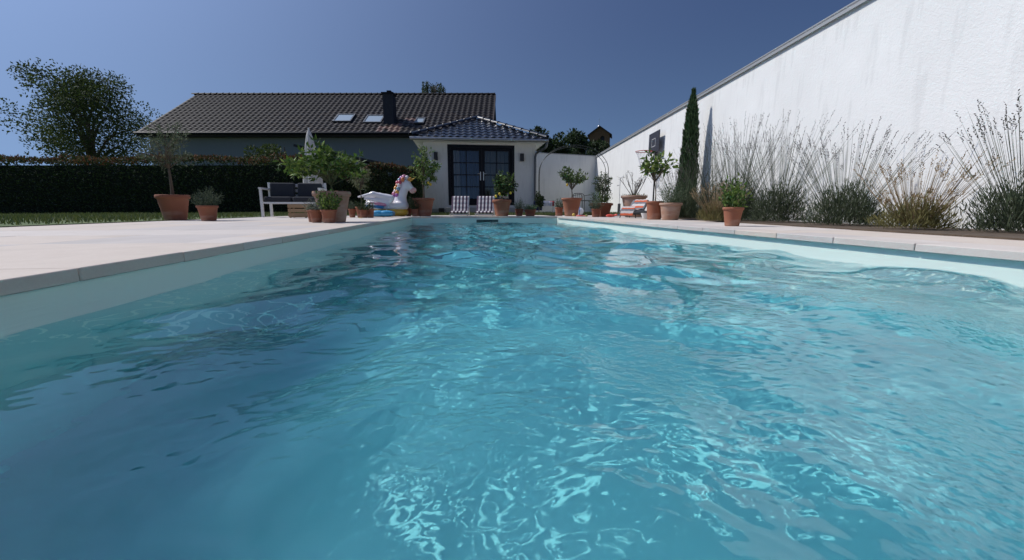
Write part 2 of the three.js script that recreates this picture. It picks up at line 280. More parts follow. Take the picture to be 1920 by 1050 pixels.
// ---------------------------------------------------------------- foliage builders
class Leaves {
  constructor() { this.p = []; this.c = []; this.i = []; }
  add(p, dir, side, len, wid, col, fold = 0.25, curl = 0.1) {
    const n = side.clone().cross(dir).normalize(), b = this.p.length / 3, mid = p.clone().addScaledVector(dir, len * 0.48).addScaledVector(n, -wid * fold), tip = p.clone().addScaledVector(dir, len).addScaledVector(n, -len * curl);
    const l = p.clone().addScaledVector(dir, len * 0.45).addScaledVector(side, wid / 2), r = p.clone().addScaledVector(dir, len * 0.45).addScaledVector(side, -wid / 2);
    for (const v of [p, l, mid, r, tip]) { this.p.push(v.x, v.y, v.z); this.c.push(col[0], col[1], col[2]); }
    this.i.push(b, b + 3, b + 2, b, b + 2, b + 1, b + 2, b + 3, b + 4, b + 2, b + 4, b + 1);
  }
  blade(p, q, w, col, side) {   // a slim upright blade from p to q
    const b = this.p.length / 3, m = p.clone().lerp(q, 0.5);
    for (const v of [p.clone().addScaledVector(side, w / 2), p.clone().addScaledVector(side, -w / 2), m.clone().addScaledVector(side, w / 2.4), m.clone().addScaledVector(side, -w / 2.4), q]) { this.p.push(v.x, v.y, v.z); this.c.push(col[0], col[1], col[2]); }
    this.i.push(b, b + 1, b + 3, b, b + 3, b + 2, b + 2, b + 3, b + 4);
  }
  geo() { const g = new THREE.BufferGeometry(); g.setAttribute('position', new THREE.Float32BufferAttribute(this.p, 3)); g.setAttribute('color', new THREE.Float32BufferAttribute(this.c, 3)); g.setIndex(this.i); g.computeVertexNormals(); return g; }
}
const rdir = (r) => { const z = r() * 2 - 1, a = r() * 2 * PI, k = sqrt(1 - z * z); return V(k * cos(a), z, k * sin(a)); };
const anySide = (d, r) => { const s = rdir(r).cross(d); return s.lengthSq() < 1e-4 ? V(1, 0, 0) : s.normalize(); };
const pick = (r, cols) => { const t = r() * (cols.length - 1), k = floor(t), c = mix3(cols[k], cols[min(cols.length - 1, k + 1)], t - k), j = 0.85 + 0.3 * r(); return [c[0] * j, c[1] * j, c[2] * j]; };
const CITRUS = [[0.035, 0.075, 0.015], [0.06, 0.12, 0.02], [0.12, 0.20, 0.035], [0.20, 0.27, 0.06]];
const OLIVE = [[0.06, 0.085, 0.04], [0.10, 0.13, 0.07], [0.17, 0.20, 0.13]];
const DARK = [[0.015, 0.03, 0.01], [0.03, 0.055, 0.016], [0.05, 0.085, 0.022]];
const HERB = [[0.05, 0.08, 0.045], [0.08, 0.11, 0.06], [0.13, 0.155, 0.10]];
const PALE = [[0.12, 0.15, 0.06], [0.17, 0.19, 0.09], [0.22, 0.22, 0.13]];

// twigs from a fork, leaves along them: an open crown with clumps and gaps
function crown(seed, base, centre, rad, twigs, perTwig, len, wid, cols, o = {}) {
  const r = rng(seed), lv = new Leaves(), st = [];
  for (let i = 0; i < twigs; i++) {
    const d = rdir(r); if (o.up && d.y < -0.2) d.y *= -0.6;
    const k = 0.62 + 0.42 * r(), tip = V(centre.x + d.x * rad.x * k, centre.y + d.y * rad.y * k, centre.z + d.z * rad.z * k);
    const mid = base.clone().lerp(tip, 0.5).add(V((r() - 0.5) * rad.x * 0.4, rad.y * (0.12 + 0.2 * r()), (r() - 0.5) * rad.z * 0.4));
    if (i % (o.everyTwig ?? 2) === 0) st.push(tube([base, mid, tip], [o.twig ?? 0.006, 0.0018], 5, 4));
    const curve = new THREE.QuadraticBezierCurve3(base, mid, tip), tan = V(0, 0, 0);
    for (let j = 0; j < perTwig; j++) {
      const t = 0.42 + 0.6 * pow(j / perTwig, 0.8) + 0.03 * r(), p = curve.getPoint(min(1, t)); curve.getTangent(min(1, t), tan);
      const dir = tan.clone().multiplyScalar(0.5).add(rdir(r).multiplyScalar(0.8)).add(V(0, o.lift ?? 0.05, 0)).normalize();
      p.addScaledVector(rdir(r), len * 0.25);
      lv.add(p, dir, anySide(dir, r), len * (0.65 + 0.6 * r()), wid * (0.7 + 0.5 * r()), pick(r, cols), 0.2 + 0.2 * r(), 0.05 + 0.25 * r());
    }
  }
  return { leaves: lv.geo(), twigs: st };
}
function bushLeaves(seed, rad, h, n, len, wid, cols, y0 = 0) {   // a low herb: many slim shoots leaning out from one root
  const r = rng(seed), lv = new Leaves();
  for (let i = 0; i < n; i++) {
    const a = r() * 2 * PI, k = sqrt(r()), p0 = V(cos(a) * rad * 0.45 * k, y0, sin(a) * rad * 0.45 * k), q = V(cos(a) * rad * k * (0.7 + 0.5 * r()), y0 + h * (0.45 + 0.6 * r()) * (1 - 0.35 * k * k), sin(a) * rad * k * (0.7 + 0.5 * r()));
    const steps = 7; for (let j = 1; j <= steps; j++) { const t = j / steps, p = p0.clone().lerp(q, t), d = q.clone().sub(p0).normalize().add(rdir(r).multiplyScalar(0.9)).normalize(); lv.add(p, d, anySide(d, r), len * (0.6 + 0.7 * r()), wid * (0.7 + 0.6 * r()), pick(r, cols)); }
  }
  return lv.geo();
}
function potGeo(rim, h, base, lipH = 0.16, flare = 1.0) {   // a thrown clay pot with a rolled lip; rim and base are radii
  const l = h * lipH, t = rim * 0.09, nk = rim * 0.90 * flare;
  return lathe([[0, 0], [base * 0.96, 0], [base, h * 0.02], [base + (nk - base) * 0.5, h * 0.46], [nk - 0.002, h - l - 0.004], [nk + 0.001, h - l], [rim - t * 0.25, h - l * 0.86], [rim, h - l * 0.5], [rim - t * 0.2, h - l * 0.08], [rim - t * 0.6, h], [rim - t * 1.4, h - 0.004], [nk - t * 1.6, h - l], [nk - t * 1.8, h * 0.80]], 40);
}
const soilGeo = (r, y) => new THREE.CylinderGeometry(r, r * 0.96, 0.02, 24).translate(0, y, 0);
function potted(name, label, p, rim, h, base, mat, group, lip) {
  const t = thing(name, label, 'potted plant', p, -YAW, group);
  part('pot', potGeo(rim, h, base, lip), mat, t);
  part('soil', soilGeo(rim * 0.80, h * 0.83), M.soil, t);
  return t;
}
// a clay pot with a small tree: trunk, twigs, leaves and fruit; heights are above the pot's foot
function pottedTree(name, label, p, pot, tree, group) {
  const t = potted(name, label, p, pot.rim, pot.h, pot.base, pot.mat ?? M.clay, group, pot.lip), r = rng(tree.seed + 1), y0 = pot.h * 0.83, f = tree.fork, ln = tree.lean ?? 0;
  const fork = V(ln, f, 0), c = V(tree.cx ?? ln, tree.cy, tree.cz ?? 0);
  part('trunk', tube([V(0, y0 - 0.01, 0), V(ln * 0.3 + 0.012, y0 + (f - y0) * 0.45, 0.008), fork], [tree.r, tree.r * 0.7, tree.r * 0.55], 8, 8), tree.bark ?? M.bark, t);
  const k = crown(tree.seed, fork, c, tree.rad, tree.twigs, tree.per, tree.len, tree.wid, tree.cols, tree.o);
  part('branch', k.twigs, tree.bark ?? M.bark, t);
  part('foliage', k.leaves, tree.mat ?? M.leaf, t, undefined, 'stuff');
  for (const [x, y, z, s] of tree.fruit ?? []) part('lemon', new THREE.SphereGeometry(s, 14, 10).scale(0.86, 1.1, 0.86), M.lemon, t, V(x, y, z));
  return t;
}
function pottedHerb(label, p, rim, h, base, mat, bush, group, name = 'potted_herb') {
  const t = potted(name, label, p, rim, h, base, mat, group);
  part('foliage', bushLeaves(bush.seed, bush.rad, bush.h, bush.n, bush.len ?? 0.035, bush.wid ?? 0.009, bush.cols ?? HERB, h * 0.83), bush.mat ?? M.leaf, t, undefined, 'stuff');
  return t;
}

// ---------------------------------------------------------------- buildings
function tileGeo(w, l, amp, lift) {   // one pantile: an S across, its lower edge (z = +l/2) lifted over the tile below
  const n = 8, P = [], I = [], U = [];
  const prof = (t) => amp * (t < 0.62 ? sin(t / 0.62 * PI) : -0.35 * sin((t - 0.62) / 0.38 * PI));
  for (const [z, up, th] of [[-l / 2, 0, 0], [l / 2, lift, 0], [l / 2, lift, 0.018]]) for (let i = 0; i <= n; i++) { const t = i / n; P.push((t - 0.5) * w, prof(t) + up - th, z); U.push(t, z); }
  for (let k = 0; k < 2; k++) for (let i = 0; i < n; i++) { const a = k * (n + 1) + i, b = a + 1, c = a + n + 1, d = c + 1; I.push(a, c, b, b, c, d); }
  let g = new THREE.BufferGeometry(); g.setAttribute('position', new THREE.Float32BufferAttribute(P, 3)); g.setAttribute('uv', new THREE.Float32BufferAttribute(U, 2)); g.setIndex(I);
  g = g.toNonIndexed(); g.computeVertexNormals(); g.deleteAttribute('normal');
  const top = mergeVertices(g, 1e-5); top.computeVertexNormals(); return top;
}
function ridgeTileGeo(l, r) {   // half-round, a little wider at its lower end
  const n = 8, P = [], I = [];
  for (const [z, k] of [[-l / 2, 0.88], [l / 2 - 0.03, 1.0], [l / 2 - 0.03, 1.1], [l / 2, 1.1], [l / 2, 0.9]]) for (let i = 0; i <= n; i++) { const a = PI * i / n; P.push(cos(a) * r * k, sin(a) * r * k * 0.8, z); }
  for (let k = 0; k < 4; k++) for (let i = 0; i < n; i++) { const a = k * (n + 1) + i, b = a + 1, c = a + n + 1, d = c + 1; I.push(a, b, c, b, d, c); }
  const g = new THREE.BufferGeometry(); g.setAttribute('position', new THREE.Float32BufferAttribute(P, 3)); g.setIndex(I); g.computeVertexNormals(); return g;
}
{ // the pool house
  const X0 = -1.29, X1 = 2.70, ZW = -15, ZB = -18.7, YG = 0.16, YT = 2.66, h = thing('pool_house', 'small white pool house with a black glazed hip roof and dark french doors', 'building', V(0, 0, 0));
  const dl = -0.45, dr = 1.93, yb = 0.515, yt = 2.585, T = 0.25;
  const wall = (x0, x1, y0, y1, z0, z1) => { const g = bxx(x0, x1, y0, y1, z0, z1), p = g.attributes.position, u = g.attributes.uv; for (let i = 0; i < p.count; i++) u.setXY(i, (p.getX(i) + p.getZ(i)) / 1.6, p.getY(i) / 1.6); return g; };
  part('wall', [wall(X0, dl, YG, YT, ZW - T, ZW), wall(dr, X1, YG, YT, ZW - T, ZW), wall(dl, dr, yt, YT, ZW - T, ZW), wall(dl, dr, YG, yb - 0.03, ZW - T, ZW),
    wall(X0, X0 + T, YG, YT, ZB, ZW - T), wall(X1 - T, X1, YG, YT, ZB, ZW - T), wall(X0 + T, X1 - T, YG, YT, ZB, ZB + T)], M.plasterHouse, h);
  part('interior_floor', bxx(X0 + T, X1 - T, yb - 0.12, yb - 0.04, ZB + T, ZW - T), M.wood, h);
  part('ceiling', bxx(X0 + T, X1 - T, YT - 0.06, YT - 0.01, ZB + T, ZW - T), M.white, h);
  part('plinth', bxx(X0 + 0.06, X1 - 0.06, YG, 0.36, ZW, ZW + 0.012), std([0.33, 0.33, 0.32], 0.9), h);
  part('door_step', bxx(dl - 0.1, dr + 0.1, YG, 0.40, ZW + 0.012, ZW + 0.36, 0.012), std([0.36, 0.35, 0.33], 0.85, { bumpMap: grain, bumpScale: 0.002 }), h);
  // french doors
  const zf = ZW - 0.06, mid = (dl + dr) / 2 + 0.02;
  part('door_frame', [bxx(dl, dl + 0.10, yb - 0.03, yt, zf - 0.08, ZW + 0.01), bxx(dr - 0.10, dr, yb - 0.03, yt, zf - 0.08, ZW + 0.01), bxx(dl + 0.10, dr - 0.10, yt - 0.10, yt, zf - 0.08, ZW + 0.01), bxx(dl + 0.10, dr - 0.10, yb - 0.03, yb + 0.05, zf - 0.08, ZW + 0.02)], M.anthracite, h);
  const glass = phy([1, 1, 1], 0.03, { transmission: 1, thickness: 0, ior: 1.5 });
  for (const [a, b, s] of [[dl + 0.10, mid, 1], [mid, dr - 0.10, -1]]) {
    const d = part('door', [bxx(a + 0.003, a + 0.105, yb + 0.053, yt - 0.103, zf - 0.06, zf), bxx(b - 0.105, b - 0.003, yb + 0.053, yt - 0.103, zf - 0.06, zf), bxx(a + 0.105, b - 0.105, yt - 0.19, yt - 0.103, zf - 0.06, zf), bxx(a + 0.105, b - 0.105, yb + 0.053, yb + 0.20, zf - 0.06, zf)], M.anthracite, h);
    const gx0 = a + 0.105, gx1 = b - 0.105, gy0 = yb + 0.20, gy1 = yt - 0.19, cx = (gx0 + gx1) / 2, gh = (gy1 - gy0) / 4;
    part('muntin', bxx(cx - 0.016, cx + 0.016, gy0, gy1, zf - 0.05, zf - 0.004), M.anthracite, d);
    for (let k = 1; k < 4; k++) for (const [p, q] of [[gx0, cx - 0.016], [cx + 0.016, gx1]]) part('muntin', bxx(p, q, gy0 + gh * k - 0.016, gy0 + gh * k + 0.016, zf - 0.05, zf - 0.004), M.anthracite, d);
    for (let k = 0; k < 4; k++) for (const [p, q] of [[gx0, cx - 0.016], [cx + 0.016, gx1]]) part('pane', bxx(p - 0.004, q + 0.004, gy0 + gh * k + 0.012, gy0 + gh * (k + 1) - 0.012, zf - 0.032, zf - 0.0315), glass, d);
    const hx = s > 0 ? b - 0.055 : a + 0.055;
    part('handle', [bx(0.035, 0.30, 0.012, hx, yb + 1.0, zf + 0.008, 0.005), bar(V(hx, yb + 1.08, zf + 0.01), V(hx, yb + 1.08, zf + 0.05), 0.008), bar(V(hx, yb + 1.08, zf + 0.05), V(hx - s * 0.11, yb + 1.08, zf + 0.05), 0.009)], M.steel, d);
  }
  // curtains inside
  const curtain = (x0, x1, z, amp, n, y0, lean) => { const g = new THREE.PlaneGeometry(x1 - x0, yt - y0 - 0.02, 90, 6), p = g.attributes.position; for (let i = 0; i < p.count; i++) { const x = p.getX(i), v = p.getY(i); p.setZ(i, amp * sin(x * n) + amp * 0.5 * sin(x * n * 2.3 + 1)); p.setX(i, x * (1 + lean * v)); } g.computeVertexNormals(); return g.translate((x0 + x1) / 2, (y0 + yt) / 2, z); };
  const cl = std([0.014, 0.034, 0.11], 0.9, { side: THREE.DoubleSide }), cg = std([0.075, 0.073, 0.07], 0.9, { side: THREE.DoubleSide }), cp = std([0.16, 0.18, 0.22], 0.9, { side: THREE.DoubleSide });
  part('curtain', curtain(dl + 0.10, mid - 0.02, ZW - 0.55, 0.035, 34, yb, 0), cl, h);
  part('curtain', curtain(dl + 0.16, dl + 0.42, ZW - 0.40, 0.03, 50, yb, -0.16), cp, h);
  part('curtain', curtain(mid + 0.02, dr - 0.08, ZW - 0.60, 0.03, 28, yb, 0), cg, h);
  // eaves
  const EX0 = -1.65, EX1 = 3.05, EZ = -14.62, EZB = EZ - 4.7, YE = 2.77, ax = 0.70, az = EZ - 2.35, ay = 3.87;
  part('soffit', bxx(EX0 + 0.06, EX1 - 0.06, YT - 0.005, YE - 0.03, EZB + 0.06, EZ - 0.02), M.white, h);
  const tri = (a, b, c) => { const g = new THREE.BufferGeometry(); g.setAttribute('position', new THREE.Float32BufferAttribute([...a, ...b, ...c], 3)); g.computeVertexNormals(); return g; };
  const A = [ax, ay - 0.05, az], c1 = [EX0, YE - 0.03, EZ], c2 = [EX1, YE - 0.03, EZ], c3 = [EX1, YE - 0.03, EZB], c4 = [EX0, YE - 0.03, EZB];
  const tileMat = std([0.011, 0.012, 0.016], 0.24), tileMatB = std([0.014, 0.015, 0.020], 0.30), tileMatC = std([0.009, 0.010, 0.013], 0.27);
  const roof = part('roof', [tri(c1, c2, A), tri(c2, c3, A), tri(c3, c4, A), tri(c4, c1, A)], tileMat, h);
  // tiles of the front slope one by one
  const rise = ay - YE, run = 2.35, sl = hypot(rise, run), pitch = Math.atan2(rise, run), cw = 0.245, ch = 0.335, tg = tileGeo(cw, ch + 0.05, 0.028, 0.022), r = rng(3);
  for (let j = 0; j * ch < sl - 0.1; j++) {
    const s = j * ch + ch / 2 - 0.03, half = 2.35 * (1 - s / sl);
    for (let i = -10; i <= 10; i++) {
      const x = (i + 0.0) * cw; if (abs(x) > half - 0.02) continue;
      const t = part('tile', tg, [tileMat, tileMatB, tileMatC][floor(r() * 3)], roof, V(ax + x, YE + s * sin(pitch) + 0.01, EZ - s * cos(pitch)));
      t.rotation.x = pitch + (r() - 0.5) * 0.01;
    }
  }
  const rg = ridgeTileGeo(0.40, 0.10);
  for (const [cx, sgn] of [[EX0, 1], [EX1, -1]]) {
    const a = V(cx, YE + 0.05, EZ), b = V(ax, ay + 0.05, az), d = b.clone().sub(a), n = 9;
    for (let k = 0; k < n; k++) { const p = a.clone().addScaledVector(d, (k + 0.5) / n), t = part('hip_tile', rg, tileMatB, roof, p); t.quaternion.setFromUnitVectors(V(0, 0, 1), d.clone().normalize().negate()); t.lookAt(p.clone().sub(d)); }
  }
  const gut = (pts) => tube(pts, 0.058, 4, 10);
  part('gutter', [gut([V(EX0 - 0.03, YE - 0.07, EZ + 0.055), V(0.7, YE - 0.07, EZ + 0.055), V(EX1 + 0.03, YE - 0.07, EZ + 0.055)])], M.zinc, h);
  part('downpipe', [tube([V(EX1 - 0.03, YE - 0.10, EZ + 0.05), V(EX1 - 0.04, YE - 0.24, EZ + 0.03), V(EX1 - 0.10, YE - 0.32, EZ - 0.02), V(X1 + 0.03, YE - 0.44, ZW + 0.07), V(X1 - 0.02, YE - 0.58, ZW + 0.07)], 0.042, 24, 10), tube([V(X1 - 0.02, YE - 0.56, ZW + 0.07), V(X1 - 0.02, 1.2, ZW + 0.07), V(X1 - 0.02, YG, ZW + 0.07)], 0.042, 3, 10)], std([0.12, 0.125, 0.13], 0.45, { metalness: 0.6 }), h);
  for (const px of [818, 980]) { const p = at(px, 14.95, 2.2); const l = part('wall_lamp', bx(0.13, 0.27, 0.11, 0, 0, 0, 0.01), M.black, h, V(p.x, 2.17, ZW + 0.07)); part('lens', bx(0.10, 0.008, 0.08, 0, -0.137, 0), std([0.5, 0.5, 0.48], 0.4), l); }
}
tag(part('speaker_box', [bx(0.19, 0.20, 0.17, 0, 0.12, 0, 0.02), bx(0.14, 0.02, 0.12, 0, 0.01, 0)], M.black, scene, at(828, 14.4, 0.165)), 'small black box on the lawn at the left foot of the pool house', 'box');

{ // the long house behind, its roof of dark brown pantiles
  const h = thing('neighbour_house', 'long house with dark brown tiled roof, skylights and a grey wall', 'building', place(0, 22, 0), -YAW);
  const R = -1.05, L = -19.5, YE = 4.26, YR = 7.30, RUN = 4.6, pitch = Math.atan2(YR - YE, RUN), sl = hypot(YR - YE, RUN);   // local: x right, z towards the viewer, the eave at z = 0
  part('wall', [bxx(L + 0.3, R - 0.25, 0.1, YE - 0.12, -9.0, -0.45)], M.greyWall, h);
  const gable = new THREE.ExtrudeGeometry(new THREE.Shape([[0.45, YE - 0.12], [8.75, YE - 0.12], [4.6, YR - 0.28]].map(([a, b]) => new THREE.Vector2(a, b))), { depth: 0.2, bevelEnabled: false }).rotateY(PI / 2);
  part('gable', [gable.clone().translate(R - 0.46, 0, 0)], M.greyWall, h);
  part('gable', gable.clone().translate(L + 0.3, 0, 0), M.greyWall, h);
  const tA = phy([0.019, 0.015, 0.0145], 0.62, { specularIntensity: 0.3 }), tB = phy([0.024, 0.018, 0.016], 0.65, { specularIntensity: 0.3 }), tC = phy([0.016, 0.0135, 0.0135], 0.6, { specularIntensity: 0.3 }), tRedLit = std([0.10, 0.045, 0.032], 0.65);  // the red one puts light reflected by the chimney into tile colour
  const slope = (x0, x1, th, back) => { const g = bx(x1 - x0, th, sl, (x0 + x1) / 2, -th / 2, -sl / 2); g.rotateX(pitch); if (back) g.scale(1, 1, -1).translate(0, 0, -2 * RUN); return g.translate(0, YE, 0); };
  const roof = part('roof', [slope(L, R, 0.10, false)], tC, h);
  { const g = bx(R - L, 0.10, sl, (L + R) / 2, -0.05, sl / 2); g.rotateX(-pitch).translate(0, YE, -2 * RUN); part('roof', g, tC, h); }
  const cw = 0.30, ch = 0.36, tg = tileGeo(cw, ch + 0.05, 0.034, 0.028), r = rng(17), cols = floor((R - L) / cw), rows = floor(sl / ch), cells = [];
  const windows = [[646, 223.5, 0.98, 0.92], [702, 225.5, 0.98, 0.92], [788, 228.5, 0.50, 0.62]].map(([px, py, w, hh]) => { let F = 23; for (let k = 0; k < 20; k++) { const y = hy(py, F); F = 22 + (y - YE) / Math.tan(pitch); } return { x: latOf(px, F, hy(py, F)), s: (F - 22) / cos(pitch), w, hh }; });
  for (let j = 0; j < rows; j++) for (let i = 0; i < cols; i++) {
    const x = R - cw * (i + 0.5), s = j * ch + ch / 2;
    if (windows.some((w) => abs(x - w.x) < w.w / 2 + 0.06 && abs(s - w.s) < w.hh / 2 + 0.14)) continue;
    cells.push([x, s, i, j]);
  }
  const near = cells.filter((c) => c[0] > -13.6).sort((a, b) => a[3] - b[3] || a[2] - b[2]), single = new Set(near.slice(0, 300)), rest = cells.filter((c) => !single.has(c));
  const where = (x, s) => V(x, YE + s * sin(pitch) + 0.02, -s * cos(pitch));
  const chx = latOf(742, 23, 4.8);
  for (const [x, s] of single) { const red = hypot((x - chx + 0.1) / 0.75, (s - 0.55) / 0.6) + 0.4 * r() < 1.0 || hypot((x - chx - 0.9) / 0.8, (s - 1.5) / 0.5) + 0.4 * r() < 0.8, t = part('tile', tg, red ? tRedLit : [tA, tB, tC][floor(r() * 3)], roof, where(x, s)); t.rotation.x = pitch; }
  const im = new THREE.InstancedMesh(tg, phy([1, 1, 1], 0.63, { specularIntensity: 0.3 }), rest.length), m = new THREE.Matrix4(), q = new THREE.Quaternion().setFromEuler(new THREE.Euler(pitch, 0, 0)), c = new THREE.Color();
  rest.forEach(([x, s], k) => { im.setMatrixAt(k, m.compose(where(x, s), q, V(1, 1, 1))); const red = hypot((x - chx - 0.9) / 0.8, (s - 1.5) / 0.5) + 0.4 * r() < 0.8, b = 0.8 + 0.4 * r(); im.setColorAt(k, red ? c.setRGB(0.07, 0.032, 0.024) : c.setRGB(0.019 * b, 0.0155 * b, 0.0145 * b)); });  // the same reddish reflection coloured into the instanced tiles
  im.name = 'roof_tiles'; im.userData.kind = 'stuff'; im.castShadow = im.receiveShadow = true; roof.add(im);
  const rg = ridgeTileGeo(0.42, 0.13).rotateY(PI / 2);
  for (let x = R - 0.2; x > L; x -= 0.38) part('ridge_tile', rg, [tA, tC][floor(r() * 2)], roof, V(x, YR + 0.0, -RUN));
  part('verge_board', bx(0.05, 0.24, sl, 0, -0.10, -sl / 2).rotateX(pitch), std([0.05, 0.036, 0.03], 0.7), roof, V(R + 0.03, YE + 0.02, 0));
  part('gutter', tube([V(L, YE - 0.06, 0.09), V((L + R) / 2, YE - 0.06, 0.09), V(R + 0.05, YE - 0.06, 0.09)], 0.075, 4, 10), M.anthracite, h);
  part('eaves_board', bxx(L, R, YE - 0.20, YE - 0.06, -0.42, 0.0), std([0.022, 0.020, 0.020], 0.7), h);
  const gl = std([0.30, 0.36, 0.40], 0.06, { metalness: 0.0 });
  for (const w of windows) {
    const k = part('skylight', [bx(w.w, 0.09, 0.07, 0, 0.045, -w.hh / 2), bx(w.w, 0.09, 0.07, 0, 0.045, w.hh / 2), bx(0.07, 0.09, w.hh - 0.07, -w.w / 2 + 0.035, 0.045, 0), bx(0.07, 0.09, w.hh - 0.07, w.w / 2 - 0.035, 0.045, 0)], std([0.10, 0.105, 0.11], 0.5, { metalness: 0.3 }), roof, where(w.x, w.s));
    k.rotation.x = pitch;
    part('pane', bx(w.w - 0.14, 0.01, w.hh - 0.07, 0, 0.06, 0), gl, k);
  }
  const cF = 23.1, cx = latOf(731, cF, 5.5), cy0 = 4.6, cyT = hy(178, cF), ch2 = part('chimney', [bx(0.54, cyT - cy0, 0.62, 0, (cyT + cy0) / 2, 0)], std([0.024, 0.026, 0.032], 0.8, { bumpMap: plasterBump, bumpScale: 0.01 }), roof, V(cx, 0, -(cF - 22)));
  part('chimney_cap', [bx(0.64, 0.06, 0.72, 0, cyT + 0.03, 0), bx(0.22, 0.14, 0.22, 0.02, cyT + 0.13, 0)], M.anthracite, ch2);
  { const x = latOf(776, 21.9, 3.2); part('window', [bxx(x - 0.5, x + 0.45, 1.5, 2.55, -0.45, -0.40)], M.anthracite, h); }
}
{ // dark shed between the hedge and the long house
  const s = thing('garden_shed', 'low dark garden shed with a sloping black roof behind the hedge', 'shed', place(0, 17.2, 0), -YAW), xl = latOf(560, 17.2, 2), xr = latOf(724, 17.2, 2), y0 = hy(274, 17.2), y1 = hy(308, 17.2);
  part('wall', [bxx(xl + 0.3, xr - 0.6, 0.1, y1 - 0.02, -2.0, -0.15)], std([0.05, 0.035, 0.028], 0.8), s);
  const a = Math.atan2(y1 - y0, xr - xl), w = hypot(xr - xl, y1 - y0);
  part('roof', bx(w, 0.09, 2.5).rotateZ(a), std([0.02, 0.019, 0.019], 0.7), s, V((xl + xr) / 2, (y0 + y1) / 2, -1.0));
  part('door', bxx(latOf(672, 17.2, 1) - 0.4, latOf(672, 17.2, 1) + 0.4, 0.12, 1.75, -0.15, -0.11), std([0.09, 0.045, 0.03], 0.7), s);
}
// ---------------------------------------------------------------- the garden walls
function wallRun(a, b, y1, T, cap) {   // plastered wall from a to b; its outer side lies to the right of a->b
  const d = b.clone().sub(a), L = d.length(), g = new THREE.BoxGeometry(L, y1 - 0.1, T, floor(L), 2, 1).translate(L / 2, (y1 + 0.1) / 2, T / 2), p = g.attributes.position, u = g.attributes.uv;
  for (let i = 0; i < p.count; i++) u.setXY(i, p.getX(i) / 2.1 + p.getZ(i), p.getY(i) / 2.1);
  return { g, L, turn: Math.atan2(-d.z, d.x) };
}
{
  const c = place(4.28 - 0.0141 * 19.9, 19.9), n = place(4.28 + 0.0141 * 7, -7), w = wallRun(c, n, 2.80, 0.28);
  const t = thing('boundary_wall', 'tall white plastered boundary wall running along the right side', 'wall', V(c.x, 0, c.z), w.turn);
  const m = part('plaster', w.g.translate(0, 0, -0.28), M.plaster, t);
  m.position.z = 0;
  const capg = bx(w.L, 0.035, 0.36, w.L / 2, 2.82, -0.14); part('cap', [capg, bx(w.L, 0.06, 0.012, w.L / 2, 2.79, 0.034)], M.capMetal, t);
  const e = place(-1.2, 17.9), w2 = wallRun(V(e.x, 0, e.z), V(c.x, 0, c.z), 2.80, 0.28), t2 = thing('back_wall', 'shaded white garden wall closing the yard behind the metal arch', 'wall', V(e.x, 0, e.z), w2.turn);
  part('plaster', w2.g.translate(0, 0, -0.28), M.plaster, t2);
  part('cap', [bx(w2.L - 0.1, 0.03, 0.34, w2.L / 2 - 0.05, 2.817, -0.14)], M.capMetal, t2);
}
{ // church tower far off
  const F = 62, s = F / FPX, t = thing('church_tower', 'brown brick church tower with a gabled roof and arched window', 'tower', at(1119, F, 0), -YAW - 0.25), ye = hy(252, F), yr = hy(238, F), w = 1.45;
  const brick = std([0.15, 0.085, 0.042], 0.9, { bumpMap: rep(grain, 3, 3), bumpScale: 0.03 });
  const sh = new THREE.Shape([[-w, 0], [w, 0], [w, ye], [0, yr], [-w, ye]].map(([x, y]) => new THREE.Vector2(x, y))), hole = new THREE.Path(), wy = hy(272, F), ww = 0.30, wx = 0.42;
  hole.moveTo(wx - ww, wy); hole.lineTo(wx - ww, wy + 1.0); hole.absarc(wx, wy + 1.0, ww, PI, 0, true); hole.lineTo(wx + ww, wy); hole.closePath(); sh.holes.push(hole);
  part('wall', new THREE.ExtrudeGeometry(sh, { depth: 3.0, bevelEnabled: false }).translate(0, 0, -3.0), brick, t);
  part('window', bx(0.7, 1.6, 0.05, wx, wy + 0.6, -0.35), M.black, t);
  const a = Math.atan2(yr - ye, w), sl = hypot(yr - ye, w) + 0.35, tile = std([0.03, 0.028, 0.03], 0.7);
  part('roof', [bx(sl, 0.12, 3.5).translate(-sl / 2, 0, 0).rotateZ(a).translate(0, yr + 0.08, -1.5), bx(sl, 0.12, 3.5).translate(sl / 2, 0, 0).rotateZ(-a).translate(0, yr + 0.08, -1.5)], tile, t);
  part('finial', [bar(V(-0.2, yr, -1.6), V(-0.2, yr + 1.5, -1.6), 0.03), new THREE.SphereGeometry(0.2, 14, 10).translate(-0.2, yr + 0.35, -1.6)], M.steel, t);
}

